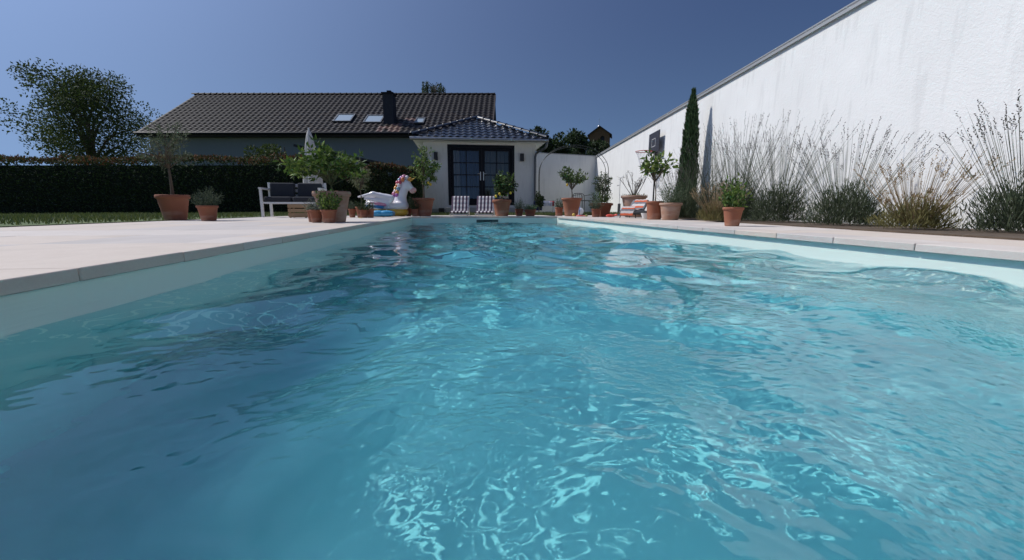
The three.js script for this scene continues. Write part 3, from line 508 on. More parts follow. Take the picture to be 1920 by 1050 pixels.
// ---------------------------------------------------------------- trees and hedges
function leafMass(seed, n, fn, len, wid, cols, up = 0.2) { const r = rng(seed), lv = new Leaves(); for (let i = 0; i < n; i++) { const { p, out, col } = fn(r), d = out.clone().multiplyScalar(0.7).add(rdir(r)).add(V(0, up, 0)).normalize(); lv.add(p, d, anySide(d, r), len * (0.6 + 0.8 * r()), wid * (0.6 + 0.8 * r()), col ?? pick(r, cols)); } return lv.geo(); }
function farTree(label, p, h, rad, seed, cols, o = {}) {
  const t = thing('tree', label, 'tree', p, 0, o.group), r = rng(seed), clumps = [], lv = [];
  part('trunk', tube([V(0, 0, 0), V(0.1, h * 0.4, 0), V(0, h * 0.85, 0)], [h * 0.035, h * 0.02, h * 0.006], 6, 7), M.bark, t);
  for (let i = 0; i < (o.clumps ?? 26); i++) { const d = rdir(r), k = 0.45 + 0.5 * r(); clumps.push([V(d.x * rad * k, h - rad * (o.tall ?? 1) * (1 - d.y * k), d.z * rad * k), rad * (0.22 + 0.2 * r())]); }
  part('limb', clumps.filter((_, i) => i % 3 === 0).map(([c]) => tube([V(0, c.y - rad * 0.8, 0), V(c.x * 0.4, c.y - rad * 0.25, c.z * 0.4), c], [h * 0.01, 0.02], 5, 5)), M.bark, t);
  part('crown', leafMass(seed + 3, o.n ?? 4200, (q) => { const [c, s] = clumps[floor(q() * clumps.length)], d = rdir(q), k = pow(q(), 0.4); return { p: V(c.x + d.x * s * k, c.y + d.y * s * k * 0.8, c.z + d.z * s * k), out: d }; }, o.len ?? 0.30, o.wid ?? 0.17, cols), M.leaf, t, undefined, 'stuff');
  return t;
}
farTree('dark round tree between the pool house roof and the back wall', at(1030, 34, 0), hy(243, 34) + 0.3, 1.5, 101, DARK, { n: 3400, len: 0.26, wid: 0.15, tall: 1.3 });
farTree('broad dark tree left of the brown church tower', at(1087, 46, 0), hy(252, 46) + 0.4, 1.8, 102, DARK, { n: 4000, len: 0.28, wid: 0.17 });
farTree('dark tree in front of the foot of the church tower', at(1124, 44, 0), hy(268, 44) + 0.3, 1.3, 103, DARK, { n: 2600, len: 0.26, wid: 0.16 });
farTree('slim dark treetop peeping over the right end of the hip roof', at(1005, 33, 0), hy(240, 33) + 0.15, 0.55, 104, DARK, { n: 700, len: 0.22, wid: 0.12, clumps: 9, tall: 2 });
{ // birch behind the long roof: hanging twigs
  const F = 36, t = thing('birch_tree', 'loose birch crown rising behind the ridge of the long roof', 'tree', at(820, F, 0)), r = rng(66), lv = new Leaves(), top = hy(153, F), tw = [];
  part('trunk', tube([V(0, 0, 0), V(0.1, top * 0.6, 0), V(0.15, top - 0.3, 0)], [0.2, 0.1, 0.02], 8, 7), std([0.4, 0.38, 0.34], 0.8), t);
  for (let i = 0; i < 46; i++) {
    const x = (r() - 0.5) * 1.9, z = (r() - 0.5) * 1.6, y = top - 0.08 - 0.5 * r() * (1 + abs(x) * 0.15), len = 0.7 + 1.0 * r();
    if (i % 2) tw.push(tube([V(0.1, y - 0.9, 0), V(x * 0.6, y, z * 0.6), V(x, y - 0.25, z), V(x * 1.05, y - len, z)], [0.02, 0.006], 8, 4));
    for (let k = 0; k < 42; k++) { const q = k / 42, p = V(x * (1 + 0.05 * q) + (r() - 0.5) * 0.14, y + 0.04 - len * q, z + (r() - 0.5) * 0.14), d = rdir(r).add(V(0, -0.7, 0)).normalize(); lv.add(p, d, anySide(d, r), 0.11, 0.08, pick(r, [[0.03, 0.05, 0.02], [0.06, 0.09, 0.03], [0.09, 0.12, 0.04]])); }
  }
  part('branch', tw, M.bark, t); part('crown', lv.geo(), M.leaf, t, undefined, 'stuff');
}
{ // the clipped hedge with reddish new shoots
  const hedge = (label, x0, x1, F0, F1, yt, n, seed) => {
    const t = thing('hedge', label, 'hedge', V(0, 0, 0)), r = rng(seed), stems = [];
    const top = (L) => yt + 0.10 * n2(L * 1.1, seed) + 0.05 * n1(L * 4, seed);
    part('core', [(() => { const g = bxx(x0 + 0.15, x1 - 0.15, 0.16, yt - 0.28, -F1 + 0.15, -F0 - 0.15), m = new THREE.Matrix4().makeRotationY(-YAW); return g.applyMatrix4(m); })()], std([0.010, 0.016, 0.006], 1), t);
    for (let L = x0 + 0.2; L < x1; L += 0.45) stems.push(bar(place(L, (F0 + F1) / 2, 0.1), place(L + 0.05, (F0 + F1) / 2, 0.6), 0.02, 5));
    part('stem', stems, M.bark, t);
    part('foliage', leafMass(seed, n, (q) => {
      const u = q(), L = x0 + (x1 - x0) * q(), tp = top(L); let F, y, out;
      if (u < 0.62) { F = F0 + 0.16 * q() * q() + 0.04 * n1(L * 3, q() * 3); y = 0.18 + (tp - 0.18) * q(); out = place(0, -1).setY(0.2).sub(V(0, 0, 0)); } else { F = F0 + (F1 - F0) * q(); y = tp - 0.22 * q() * q(); out = V(0, 1, 0); }
      const red = y > tp - 0.10 - 0.10 * q() && q() < 0.6;
      return { p: place(L, F, y), out, col: pick(q, red ? [[0.12, 0.035, 0.02], [0.16, 0.075, 0.03], [0.10, 0.11, 0.03]] : DARK) };
    }, 0.095, 0.045, DARK, 0.35), M.leaf, t, undefined, 'stuff');
  };
  hedge('dark clipped hedge with reddish tips behind the unicorn float', latOf(688, 13.6, 1), latOf(795, 13.6, 1), 13.4, 14.3, hy(313, 13.6), 9000, 210);
  hedge('dark clipped hedge behind the big leafy pot at left', latOf(585, 14.6, 1), latOf(690, 14.2, 1) + 0.15, 14.2, 15.0, hy(330, 14.4), 8000, 211);
  hedge('long dark hedge closing the lawn at far left', latOf(-60, 15.5, 1), latOf(583, 15.2, 1), 15.2, 16.2, hy(296, 15.5), 15000, 212);
}
farTree('green garden tree with spreading crown left of the closed parasol', at(545, 17.8, 0), hy(252, 17.8), 1.5, 106, [[0.03, 0.05, 0.012], [0.06, 0.09, 0.02], [0.09, 0.12, 0.03]], { n: 7000, len: 0.12, wid: 0.065 });
farTree('tall broad tree beyond the end of the long roof at far left', at(190, 27, 0), hy(120, 27), 3.6, 107, [[0.03, 0.05, 0.012], [0.06, 0.09, 0.02], [0.09, 0.12, 0.03]], { n: 22000, len: 0.15, wid: 0.085, clumps: 60 });

function cypress(label, p, h, w, seed) {
  const t = thing('cypress_tree', label, 'tree', p), r = rng(seed), lv = new Leaves();
  const rad = (k) => w * (k < 0.1 ? 0.55 + 4.5 * k * 0.9 : 1) * pow(1 - max(0, k - 0.08) / 0.93, 0.48) * (k > 0.86 ? pow((1.005 - k) / 0.145, 0.8) : 1);
  const sk = (a, k) => 1 + 0.13 * n1(cos(a) * 1.6 + 9, sin(a) * 1.6 + k * 7) + 0.06 * n2(a * 3, k * 22);
  part('trunk', tube([V(0, 0, 0), V(0.01, h * 0.5, 0), V(0, h * 0.97, 0)], [0.05, 0.03, 0.006], 6, 7), M.bark, t);
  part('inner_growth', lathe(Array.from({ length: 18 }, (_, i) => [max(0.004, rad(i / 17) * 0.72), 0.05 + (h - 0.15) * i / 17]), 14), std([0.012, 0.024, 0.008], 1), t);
  for (let i = 0; i < 9000; i++) {
    const k = pow(r(), 1.15), a = r() * 2 * PI, q = rad(k) * sk(a, k) * (0.66 + 0.36 * r()), p0 = V(cos(a) * q, 0.04 + h * k * 0.985, sin(a) * q), d = V(cos(a) * 0.28, 1, sin(a) * 0.28).add(rdir(r).multiplyScalar(0.28)).normalize();
    lv.add(p0, d, anySide(d, r), 0.06 + 0.05 * r(), 0.014 + 0.010 * r(), pick(r, [[0.018, 0.042, 0.012], [0.035, 0.075, 0.02], [0.055, 0.105, 0.03]]), 0.2, 0.05);
  }
  for (let i = 0; i < 60; i++) { const p0 = V((r() - 0.5) * 0.05, h * (0.93 + 0.06 * r()), (r() - 0.5) * 0.05), d = V((r() - 0.5) * 0.3, 1, (r() - 0.5) * 0.3).normalize(); lv.add(p0, d, anySide(d, r), 0.13, 0.012, [0.04, 0.08, 0.025]); }
  part('foliage', lv.geo(), M.needle, t, undefined, 'stuff');
}
cypress('slim dark cypress standing in front of the white boundary wall', place(3.80, 9.03, 0.14), hy(172, 9.03) - 0.14, 0.215, 300);

// lavender and grasses along the right wall
function lavender(name, label, p, rad, h, n, seed, o = {}) {
  const t = thing(name, label, 'shrub', p, 0, o.group ?? 'lavender bushes along the boundary wall'), r = rng(seed), lv = new Leaves(), fl = new Leaves();
  for (let i = 0; i < n; i++) {
    const a = r() * 2 * PI, k = pow(r(), 0.6), lean = k * (o.spread ?? 0.75), p0 = V(cos(a) * rad * 0.35 * k, h * 0.12, sin(a) * rad * 0.35 * k), len = h * (0.72 + 0.36 * r()) * (o.low && r() < o.low ? 0.5 : 1), d = V(cos(a) * lean, 1, sin(a) * lean).normalize(), mid = p0.clone().addScaledVector(d, len * 0.5), q = mid.clone().addScaledVector(V(d.x * 0.85, d.y, d.z * 0.85).add(V(cos(a) * 0.05, 0, sin(a) * 0.05)).normalize(), len * 0.5);
    const c = pick(r, o.stem ?? [[0.045, 0.065, 0.03], [0.075, 0.10, 0.05], [0.11, 0.13, 0.075]]);
    for (const s of [anySide(d, r), anySide(d, r)]) { lv.blade(p0, mid.clone().lerp(q, 0.4), 0.0040, c, s); lv.blade(mid, q, 0.0030, c, s); }
    if (r() < (o.flower ?? 0.8)) for (let m = 0; m < 9; m++) { const pp = q.clone().addScaledVector(d, -len * 0.13 * (m / 9)), dd = rdir(r).multiplyScalar(0.8).add(d).normalize(); fl.add(pp, dd, anySide(dd, r), 0.018, 0.009, pick(r, o.bloom ?? [[0.06, 0.06, 0.045], [0.10, 0.09, 0.07], [0.09, 0.075, 0.09]])); }
  }
  part('stems', lv.geo(), M.needle, t, undefined, 'stuff');
  part('flower_spikes', fl.geo(), M.needle, t, undefined, 'stuff');
  const lf = leafMass(seed + 1, (o.leaves ?? 1800) * 3, (q) => { const d = rdir(q); d.y = abs(d.y); const k = pow(q(), 0.35) * (0.8 + 0.3 * n1(d.x * 2 + seed, d.z * 2 + d.y)); return { p: V(d.x * rad * 0.95 * k, 0.02 + d.y * h * 0.52 * k, d.z * rad * 0.95 * k), out: d.clone().add(V(0, 0.8, 0)) }; }, 0.060, 0.0065, o.cols ?? [[0.035, 0.055, 0.025], [0.065, 0.09, 0.042], [0.12, 0.14, 0.08]], 0.9);
  part('foliage', lf, M.leaf, t, undefined, 'stuff');
}
const GOLD = [[0.22, 0.15, 0.07], [0.30, 0.21, 0.11], [0.36, 0.27, 0.16]];
{ // a strip of soil along the wall
  const sh = new THREE.Shape([place(3.15, 13), place(4.02, 13), place(4.30, -3), place(3.05, -3)].map((p) => new THREE.Vector2(p.x, -p.z)));
  const o = part('planting_bed', new THREE.ExtrudeGeometry(sh, { depth: 0.03, bevelEnabled: false }).rotateX(-PI / 2).translate(0, 0.14, 0), M.soil, scene); tag(o, undefined, undefined, undefined, 'structure');
}
lavender('lavender_bush', 'tall lavender bush right behind the pale clay pot', place(3.28, 8.0, 0.15), 0.42, 0.95, 126, 400, { leaves: 2400 });
lavender('lavender_bush', 'grey green lavender bush in front of the foot of the cypress', place(3.55, 8.35, 0.15), 0.40, 1.05, 109, 401);
lavender('lavender_bush', 'large lavender bush with long upright spikes under the cypress shadow', place(3.62, 7.3, 0.15), 0.50, 1.30, 151, 402, { leaves: 2600 });
lavender('lavender_bush', 'tallest lavender bush with dense spikes beside the golden grass', place(3.55, 6.45, 0.15), 0.48, 1.35, 151, 403, { leaves: 2600, spread: 0.55 });
lavender('dry_grass_clump', 'golden dry grass clump arching in front of the lavender', place(3.02, 6.05, 0.15), 0.30, 0.52, 200, 404, { group: 'dry grass clumps by the wall', stem: GOLD, bloom: GOLD, cols: [[0.14, 0.13, 0.04], [0.20, 0.18, 0.06], [0.24, 0.19, 0.08]], flower: 0.9, spread: 0.9, low: 0.3, leaves: 1400 });
lavender('lavender_bush', 'lavender bush behind the clay pot nearest the pool edge', place(3.60, 5.55, 0.15), 0.45, 1.2, 126, 405);
lavender('lavender_bush', 'low round lavender bush farther along the wall on the right', place(3.65, 4.5, 0.15), 0.48, 0.95, 126, 406);
lavender('dry_grass_clump', 'pale dry grass clump at the wall near the right picture edge', place(3.55, 3.6, 0.15), 0.34, 0.60, 170, 407, { group: 'dry grass clumps by the wall', stem: GOLD, bloom: GOLD, cols: [[0.14, 0.13, 0.04], [0.20, 0.18, 0.06]], spread: 0.8, low: 0.3, leaves: 900 });
lavender('lavender_bush', 'lavender bush closest to the right picture edge', place(3.85, 3.05, 0.15), 0.42, 0.9, 109, 408);

// ---------------------------------------------------------------- potted plants, left to right
const D = FB + 0.001, SMALL = 'small clay pots of herbs round the pool', TREES = 'citrus trees in clay pots round the pool';
pottedTree('potted_citrus', 'very large clay pot with a wide leafy citrus at the left pool edge', at(626, 6.0, D), { rim: 0.262, h: 0.435, base: 0.165, mat: M.clayPale, lip: 0.17 },
  { seed: 500, fork: 0.52, r: 0.020, cx: -0.06, cy: 0.74, rad: V(0.62, 0.40, 0.42), twigs: 70, per: 17, len: 0.095, wid: 0.043, cols: CITRUS, bark: M.barkGreen, o: { up: true, lift: 0.1 } }, TREES);
pottedHerb('small clay pot with a silvery herb left of the very large pot', at(594, 5.72, D), 0.094, 0.175, 0.062, M.clay, { seed: 510, rad: 0.15, h: 0.20, n: 60, len: 0.045, wid: 0.008, cols: [[0.10, 0.13, 0.09], [0.17, 0.20, 0.15], [0.24, 0.26, 0.21]] }, SMALL);
pottedHerb('little clay pot half hidden behind the silvery herb', at(587, 5.98, D), 0.075, 0.165, 0.055, M.clay, { seed: 511, rad: 0.09, h: 0.12, n: 30 }, SMALL);
pottedHerb('small clay pot with green shoots in front of the very large pot', at(618, 5.62, D), 0.108, 0.175, 0.070, M.clay, { seed: 512, rad: 0.17, h: 0.30, n: 60, len: 0.05, wid: 0.022, cols: CITRUS }, SMALL);
pottedHerb('leftmost of the three small pots beside the unicorn float', at(661, 9.15, D), 0.085, 0.19, 0.058, M.clay, { seed: 513, rad: 0.11, h: 0.22, n: 40, len: 0.05 }, SMALL);
pottedTree('potted_olive', 'small standard olive with a pale round crown in the middle pot of three', at(679, 9.1, D), { rim: 0.135, h: 0.235, base: 0.092 },
  { seed: 520, fork: 0.62, r: 0.016, cy: 0.92, rad: V(0.26, 0.34, 0.24), twigs: 56, per: 16, len: 0.058, wid: 0.014, cols: PALE, o: { lift: 0.1 } });
pottedHerb('bushy dark herb in a clay pot below the standard olive', at(683, 8.85, D), 0.09, 0.17, 0.065, M.clayDark, { seed: 514, rad: 0.19, h: 0.26, n: 70, len: 0.05, wid: 0.013, cols: DARK }, SMALL);
pottedHerb('rightmost of the three small pots, next to the blue float', at(695, 9.0, D), 0.088, 0.19, 0.062, M.clay, { seed: 515, rad: 0.11, h: 0.20, n: 40, len: 0.05 }, SMALL);
{ // seedling in a small pot inside a white bowl
  const b = thing('white_bowl', 'shallow white bowl under a small seedling pot beside the unicorn', 'bowl', at(754, 10.85, D));
  part('bowl', lathe([[0, 0], [0.075, 0], [0.085, 0.012], [0.122, 0.075], [0.130, 0.085], [0.120, 0.084], [0.08, 0.025], [0, 0.018]]), M.white, b);
}
pottedHerb('small dark clay pot standing in the white bowl', at(754, 10.85, D + 0.026), 0.088, 0.155, 0.062, M.clayDark, { seed: 516, rad: 0.09, h: 0.16, n: 22, len: 0.06 }, SMALL);
pottedHerb('slim clay pot of rosemary next to the white bowl', at(766.5, 10.95, D), 0.082, 0.20, 0.062, M.clay, { seed: 517, rad: 0.15, h: 0.32, n: 70, len: 0.05 }, SMALL);
pottedHerb('low clay pot of rosemary touching the lemon tree pot', at(778, 10.75, D), 0.095, 0.185, 0.070, M.clay, { seed: 518, rad: 0.15, h: 0.36, n: 80, len: 0.05, cols: DARK }, SMALL);
pottedTree('potted_citrus', 'tall lemon tree in a clay pot left of the glass doors', at(795.5, 11.0, D), { rim: 0.29, h: 0.47, base: 0.178, lip: 0.13 },
  { seed: 530, fork: 0.85, r: 0.028, cx: 0.08, cy: 1.32, rad: V(0.40, 0.50, 0.36), twigs: 58, per: 14, len: 0.095, wid: 0.040, cols: [...CITRUS, [0.20, 0.25, 0.09]], o: { lift: -0.25 }, fruit: [[0.22, 0.82, 0.12, 0.038], [0.18, 0.86, 0.2, 0.032]] }, TREES);
pottedTree('potted_citrus', 'bushy lemon tree with yellow fruit before the right glass door', at(941, 10.95, D), { rim: 0.255, h: 0.43, base: 0.165, lip: 0.2 },
  { seed: 540, fork: 0.52, r: 0.024, cx: 0.04, cy: 0.83, rad: V(0.33, 0.36, 0.32), twigs: 64, per: 17, len: 0.085, wid: 0.042, cols: [...DARK, ...CITRUS], o: { up: false }, fruit: [[-0.15, 0.51, 0.16, 0.037], [-0.05, 0.57, 0.2, 0.036], [0.23, 0.60, 0.14, 0.037]] }, TREES);
pottedHerb('clay pot of rosemary right of the bushy lemon tree', at(973.5, 11.15, D), 0.122, 0.19, 0.085, M.clayDark, { seed: 519, rad: 0.17, h: 0.30, n: 90, len: 0.05 }, SMALL);
pottedHerb('wide low clay bowl of green herbs before the towel rack', at(994, 11.05, D), 0.165, 0.17, 0.115, M.clayDark, { seed: 521, rad: 0.20, h: 0.18, n: 110, len: 0.045, cols: [[0.05, 0.09, 0.03], [0.08, 0.13, 0.05]] }, SMALL);
pottedHerb('tall clay pot of lavender left of the round citrus pot', at(1048, 11.3, D), 0.118, 0.23, 0.095, M.clay, { seed: 522, rad: 0.16, h: 0.30, n: 80, len: 0.06 }, SMALL);
pottedTree('potted_citrus', 'round citrus tree on a short trunk before the shaded wall', at(1071, 11.0, D), { rim: 0.275, h: 0.475, base: 0.168, lip: 0.13 },
  { seed: 550, fork: 0.68, r: 0.022, cy: 0.95, rad: V(0.47, 0.34, 0.36), twigs: 52, per: 15, len: 0.085, wid: 0.038, cols: [...CITRUS, ...OLIVE], o: { up: true }, fruit: [[-0.16, 0.80, 0.24, 0.032]] }, TREES);
{ // square planter with mixed shrubs
  const p = at(1127, 10.1, D), t = thing('square_planter', 'square clay planter with a dense shrub before the right wall', 'planter', p, -YAW + 0.5);
  const q = (w0, w1, h) => { const g = new THREE.CylinderGeometry(w1 * 0.7071, w0 * 0.7071, h, 4, 1, false).rotateY(PI / 4).translate(0, h / 2, 0); const f = g.toNonIndexed(); f.computeVertexNormals(); return f; };
  part('pot', [q(0.26, 0.345, 0.27), q(0.39, 0.39, 0.055).translate(0, 0.27, 0)], M.clayDark, t);
  part('soil', bx(0.33, 0.012, 0.33, 0, 0.328, 0), M.soil, t);
  part('trunk', [tube([V(0, 0.3, 0), V(0.02, 0.5, 0), V(0.03, 0.68, 0.02)], [0.018, 0.012], 6, 6)], M.bark, t);
  const k = crown(560, V(0.03, 0.62, 0), V(0.02, 0.80, 0), V(0.26, 0.26, 0.24), 60, 17, 0.055, 0.024, OLIVE); part('branch', k.twigs, M.bark, t); part('foliage', k.leaves, M.leaf, t, undefined, 'stuff');
  part('foliage', bushLeaves(561, 0.26, 0.34, 120, 0.05, 0.018, [...HERB, ...CITRUS], 0.32), M.leaf, t, undefined, 'stuff');
  const t2 = potted('potted_herb', 'small reddish clay pot of grey herb before the square planter', at(1117, 9.75, D), 0.115, 0.19, 0.085, M.clayDark, SMALL); part('foliage', bushLeaves(562, 0.17, 0.26, 90, 0.05, 0.014, HERB, 0.16), M.leaf, t2, undefined, 'stuff');
}
{ // big pot with bare branches
  const p = at(1187, 9.9, D), t = potted('potted_shrub', 'big clay pot with a bare branching shrub below the basketball hoop', p, 0.31, 0.50, 0.19, M.clayPale, undefined, 0.12), r = rng(570), tw = [];
  for (let i = 0; i < 13; i++) { const a = r() * 2 * PI, k = 0.15 + 0.3 * r(), h = 0.72 + 0.42 * r(), m = V(cos(a) * k * 0.4, 0.62, sin(a) * k * 0.4), e = V(cos(a) * k, h, sin(a) * k); tw.push(tube([V(0, 0.4, 0), m, e], [0.011, 0.004], 7, 5)); for (let j = 0; j < 3; j++) { const b = m.clone().lerp(e, 0.3 + 0.3 * j * r()); tw.push(tube([b, b.clone().lerp(e, 0.5).add(V((r() - 0.5) * 0.1, 0.03, 0)), e.clone().add(V((r() - 0.5) * 0.25, -0.05 + 0.15 * r(), (r() - 0.5) * 0.2))], [0.005, 0.002], 5, 4)); } }
  part('branch', tw, std([0.12, 0.11, 0.10], 0.9), t);
  part('foliage', bushLeaves(571, 0.30, 0.14, 70, 0.05, 0.012, [[0.12, 0.14, 0.05], [0.18, 0.19, 0.07]], 0.42), M.leaf, t, undefined, 'stuff');
}
pottedTree('potted_citrus', 'slender citrus with a bare trunk in a brown clay pot beside the pale one', at(1226, 7.45, D), { rim: 0.158, h: 0.325, base: 0.118, lip: 0.14 },
  { seed: 580, fork: 0.66, r: 0.013, lean: -0.02, cx: 0.02, cy: 0.94, rad: V(0.31, 0.30, 0.28), twigs: 26, per: 11, len: 0.105, wid: 0.048, cols: [...CITRUS, [0.22, 0.26, 0.06]], o: { up: true, lift: -0.05, everyTwig: 1 } }, TREES);
pottedHerb('pale beige clay pot with feathery green herb by the pool', at(1256, 7.15, D), 0.192, 0.29, 0.135, M.clayPale, { seed: 523, rad: 0.26, h: 0.42, n: 190, len: 0.055, wid: 0.007, cols: [[0.06, 0.10, 0.05], [0.10, 0.14, 0.07], [0.15, 0.18, 0.10]] }, SMALL);
pottedHerb('clay pot with bright leaves at the pool edge nearest the lavender', at(1372, 4.55, D), 0.108, 0.205, 0.072, M.clay, { seed: 524, rad: 0.16, h: 0.36, n: 60, len: 0.05, wid: 0.024, cols: CITRUS }, SMALL);
{
  const b = thing('white_bowl', 'empty white bowl on the paving left of the brown clay pot', 'bowl', at(1209.5, 7.75, D));
  part('bowl', lathe([[0, 0], [0.045, 0], [0.05, 0.015], [0.078, 0.10], [0.084, 0.108], [0.076, 0.106], [0.045, 0.03], [0, 0.022]]), M.white, b);
}

// ---------------------------------------------------------------- the unicorn float
{
  const u = thing('unicorn_float', 'white inflatable unicorn float with rainbow mane and golden horn', 'pool float', at(727, 10.75, D), -YAW + 0.12);
  const vinyl = (c, r = 0.32) => phy(c, r, { clearcoat: 0.4, clearcoatRoughness: 0.2 });
  const white = vinyl([0.76, 0.73, 0.75]), gold = vinyl([0.66, 0.40, 0.04], 0.28);
  const ring = (y, R, r, sx) => { const g = new THREE.TorusGeometry(R, r, 16, 56).rotateX(PI / 2); return g.scale(sx, 1, 0.85).translate(0, y, 0); };
  part('base_ring', ring(0.105, 0.38, 0.10, 1.12), gold, u);
  part('body', sdf((x, y, z) => {
    const q = hypot(x / 1.12, z / 0.85), tor = hypot(q - 0.38, (y - 0.26) * 1.05) - 0.105;
    const chest = ell(x, y, z, [0.33, 0.36, 0], [0.17, 0.20, 0.17]);
    const neck = smin(cap(x, y, z, [0.33, 0.42, 0], [0.40, 0.62, 0], 0.150, 0.118), cap(x, y, z, [0.40, 0.62, 0], [0.47, 0.80, 0], 0.118, 0.120), 0.06);
    const head = smin(ell(x, y, z, [0.50, 0.82, 0], [0.125, 0.125, 0.11]), cap(x, y, z, [0.53, 0.79, 0], [0.66, 0.69, 0], 0.095, 0.068), 0.07);
    const rump = ell(x, y, z, [-0.38, 0.33, 0], [0.16, 0.13, 0.20]);
    return smin(smin(smin(tor, chest, 0.10), rump, 0.08), smin(neck, head, 0.05), 0.06);
  }, [-0.62, 0.10, -0.50], [0.80, 1.02, 0.50], 64), white, u);
  part('muzzle', sdf((x, y, z) => smin(ell(x, y, z, [0.675, 0.672, 0], [0.088, 0.074, 0.082]), ell(x, y, z, [0.655, 0.635, 0], [0.062, 0.045, 0.068]), 0.03), [0.54, 0.55, -0.12], [0.80, 0.78, 0.12], 26), vinyl([0.72, 0.40, 0.36]), u);
  for (const s of [-1, 1]) {
    part('nostril', new THREE.SphereGeometry(0.010, 8, 6).scale(1, 1, 0.5), vinyl([0.25, 0.05, 0.06]), u, V(0.735, 0.685, s * 0.045));
    const e = part('eye', new THREE.SphereGeometry(0.036, 16, 12).scale(0.8, 1.25, 0.35), vinyl([0.03, 0.05, 0.14], 0.15), u, V(0.535, 0.825, s * 0.103)); e.rotation.y = s * 0.25;
    part('eye_shine', new THREE.SphereGeometry(0.010, 8, 6), white, e, V(0.008, 0.018, s * 0.010));
    const ear = part('ear', new THREE.ConeGeometry(0.035, 0.11, 12).scale(1, 1, 0.6), white, u, V(0.47, 0.965, s * 0.07)); ear.rotation.x = s * 0.25;
  }
  part('horn', (() => { const P = [], n = 60, m = 10, I = []; for (let i = 0; i <= n; i++) { const t = i / n, r = 0.034 * (1 - t * 0.85) * (1 + 0.14 * sin(t * 38)); for (let j = 0; j < m; j++) { const a = j / m * 2 * PI; P.push(cos(a) * r, t * 0.20, sin(a) * r); } } for (let i = 0; i < n; i++) for (let j = 0; j < m; j++) { const a = i * m + j, b = i * m + (j + 1) % m; I.push(a, a + m, b, b, a + m, b + m); } const g = new THREE.BufferGeometry(); g.setAttribute('position', new THREE.Float32BufferAttribute(P, 3)); g.setIndex(I); g.computeVertexNormals(); return g.rotateZ(-1.02); })(), gold, u, V(0.575, 0.885, 0));
  const hues = [[0.66, 0.30, 0.04], [0.45, 0.06, 0.10], [0.36, 0.10, 0.34], [0.70, 0.62, 0.64], [0.62, 0.16, 0.05], [0.16, 0.30, 0.42], [0.60, 0.20, 0.30]].map((c) => vinyl(c));
  const line = [[0.60, 0.945], [0.54, 0.985], [0.47, 1.00], [0.40, 0.975], [0.345, 0.925], [0.31, 0.86], [0.28, 0.79], [0.255, 0.72], [0.225, 0.65], [0.205, 0.58], [0.20, 0.52]], r = rng(90);
  line.forEach(([x, y], i) => { for (const s of [-1, 1]) { const b = part('mane_lock', new THREE.SphereGeometry(1, 14, 10).scale(0.055 + 0.012 * r(), 0.050, 0.06), hues[(i * 3 + (s > 0 ? 0 : 2)) % 7], u, V(x + (r() - 0.5) * 0.03, y, s * 0.045)); b.rotation.z = r(); } });
  [[0.36, 0.86], [0.345, 0.78], [0.32, 0.70], [0.29, 0.62], [0.28, 0.54], [0.44, 0.93]].forEach(([x, y], i) => part('mane_lock', new THREE.SphereGeometry(1, 14, 10).scale(0.048, 0.058, 0.04), hues[(i * 2 + 1) % 7], u, V(x, y, 0.115)));
  // wings: three swept feathers each
  for (const s of [-1, 1]) {
    const w = part('wing', sdf((x, y, z) => { const f1 = cap(x, y, z, [0.17, 0.44, 0], [-0.25, 0.545, 0.03], 0.085, 0.055), f2 = cap(x, y, z, [-0.25, 0.545, 0.03], [-0.60, 0.47, 0.06], 0.055, 0.02), f3 = cap(x, y, z, [0.10, 0.37, 0.01], [-0.45, 0.43, 0.05], 0.075, 0.028), f4 = ell(x, y, z, [0.06, 0.38, 0], [0.15, 0.15, 0.06]); return smin(smin(smin(f1, f2, 0.04), f3, 0.02), f4, 0.04); }, [-0.68, 0.2, -0.16], [0.36, 0.68, 0.18], 44), white, u, V(0, 0.01, s * 0.40));
    part('feather', sdf((x, y, z) => cap(x, y, z, [0.02, 0.29, 0.02], [-0.34, 0.325, 0.05], 0.050, 0.018), [-0.42, 0.2, -0.06], [0.12, 0.40, 0.12], 26), vinyl([0.68, 0.25, 0.35]), w);
    part('feather', sdf((x, y, z) => cap(x, y, z, [-0.05, 0.225, 0.02], [-0.45, 0.255, 0.05], 0.045, 0.018), [-0.52, 0.15, -0.06], [0.06, 0.34, 0.12], 26), vinyl([0.03, 0.20, 0.42]), w);
  }
}
{ // blue float lying in front
  const f = thing('blue_pool_float', 'small blue inflatable cushion lying before the unicorn float', 'pool float', at(718.5, 10.15, D), -YAW + 0.05), blue = phy([0.04, 0.29, 0.52], 0.3, { clearcoat: 0.4 });
  part('cushion', sdf((x, y, z) => { const qx = max(abs(x) - 0.19, 0), qz = max(abs(z) - 0.12, 0); const d = hypot(hypot(qx, qz), (y - 0.075)) - 0.068 - 0.012 * abs(sin(x * 16)); return d; }, [-0.30, 0, -0.24], [0.30, 0.18, 0.24], 48), blue, f);
  part('valve', cyl(0.012, 0.010, 0.02, 10), M.white, f, V(0.1, 0.15, 0.02));
}
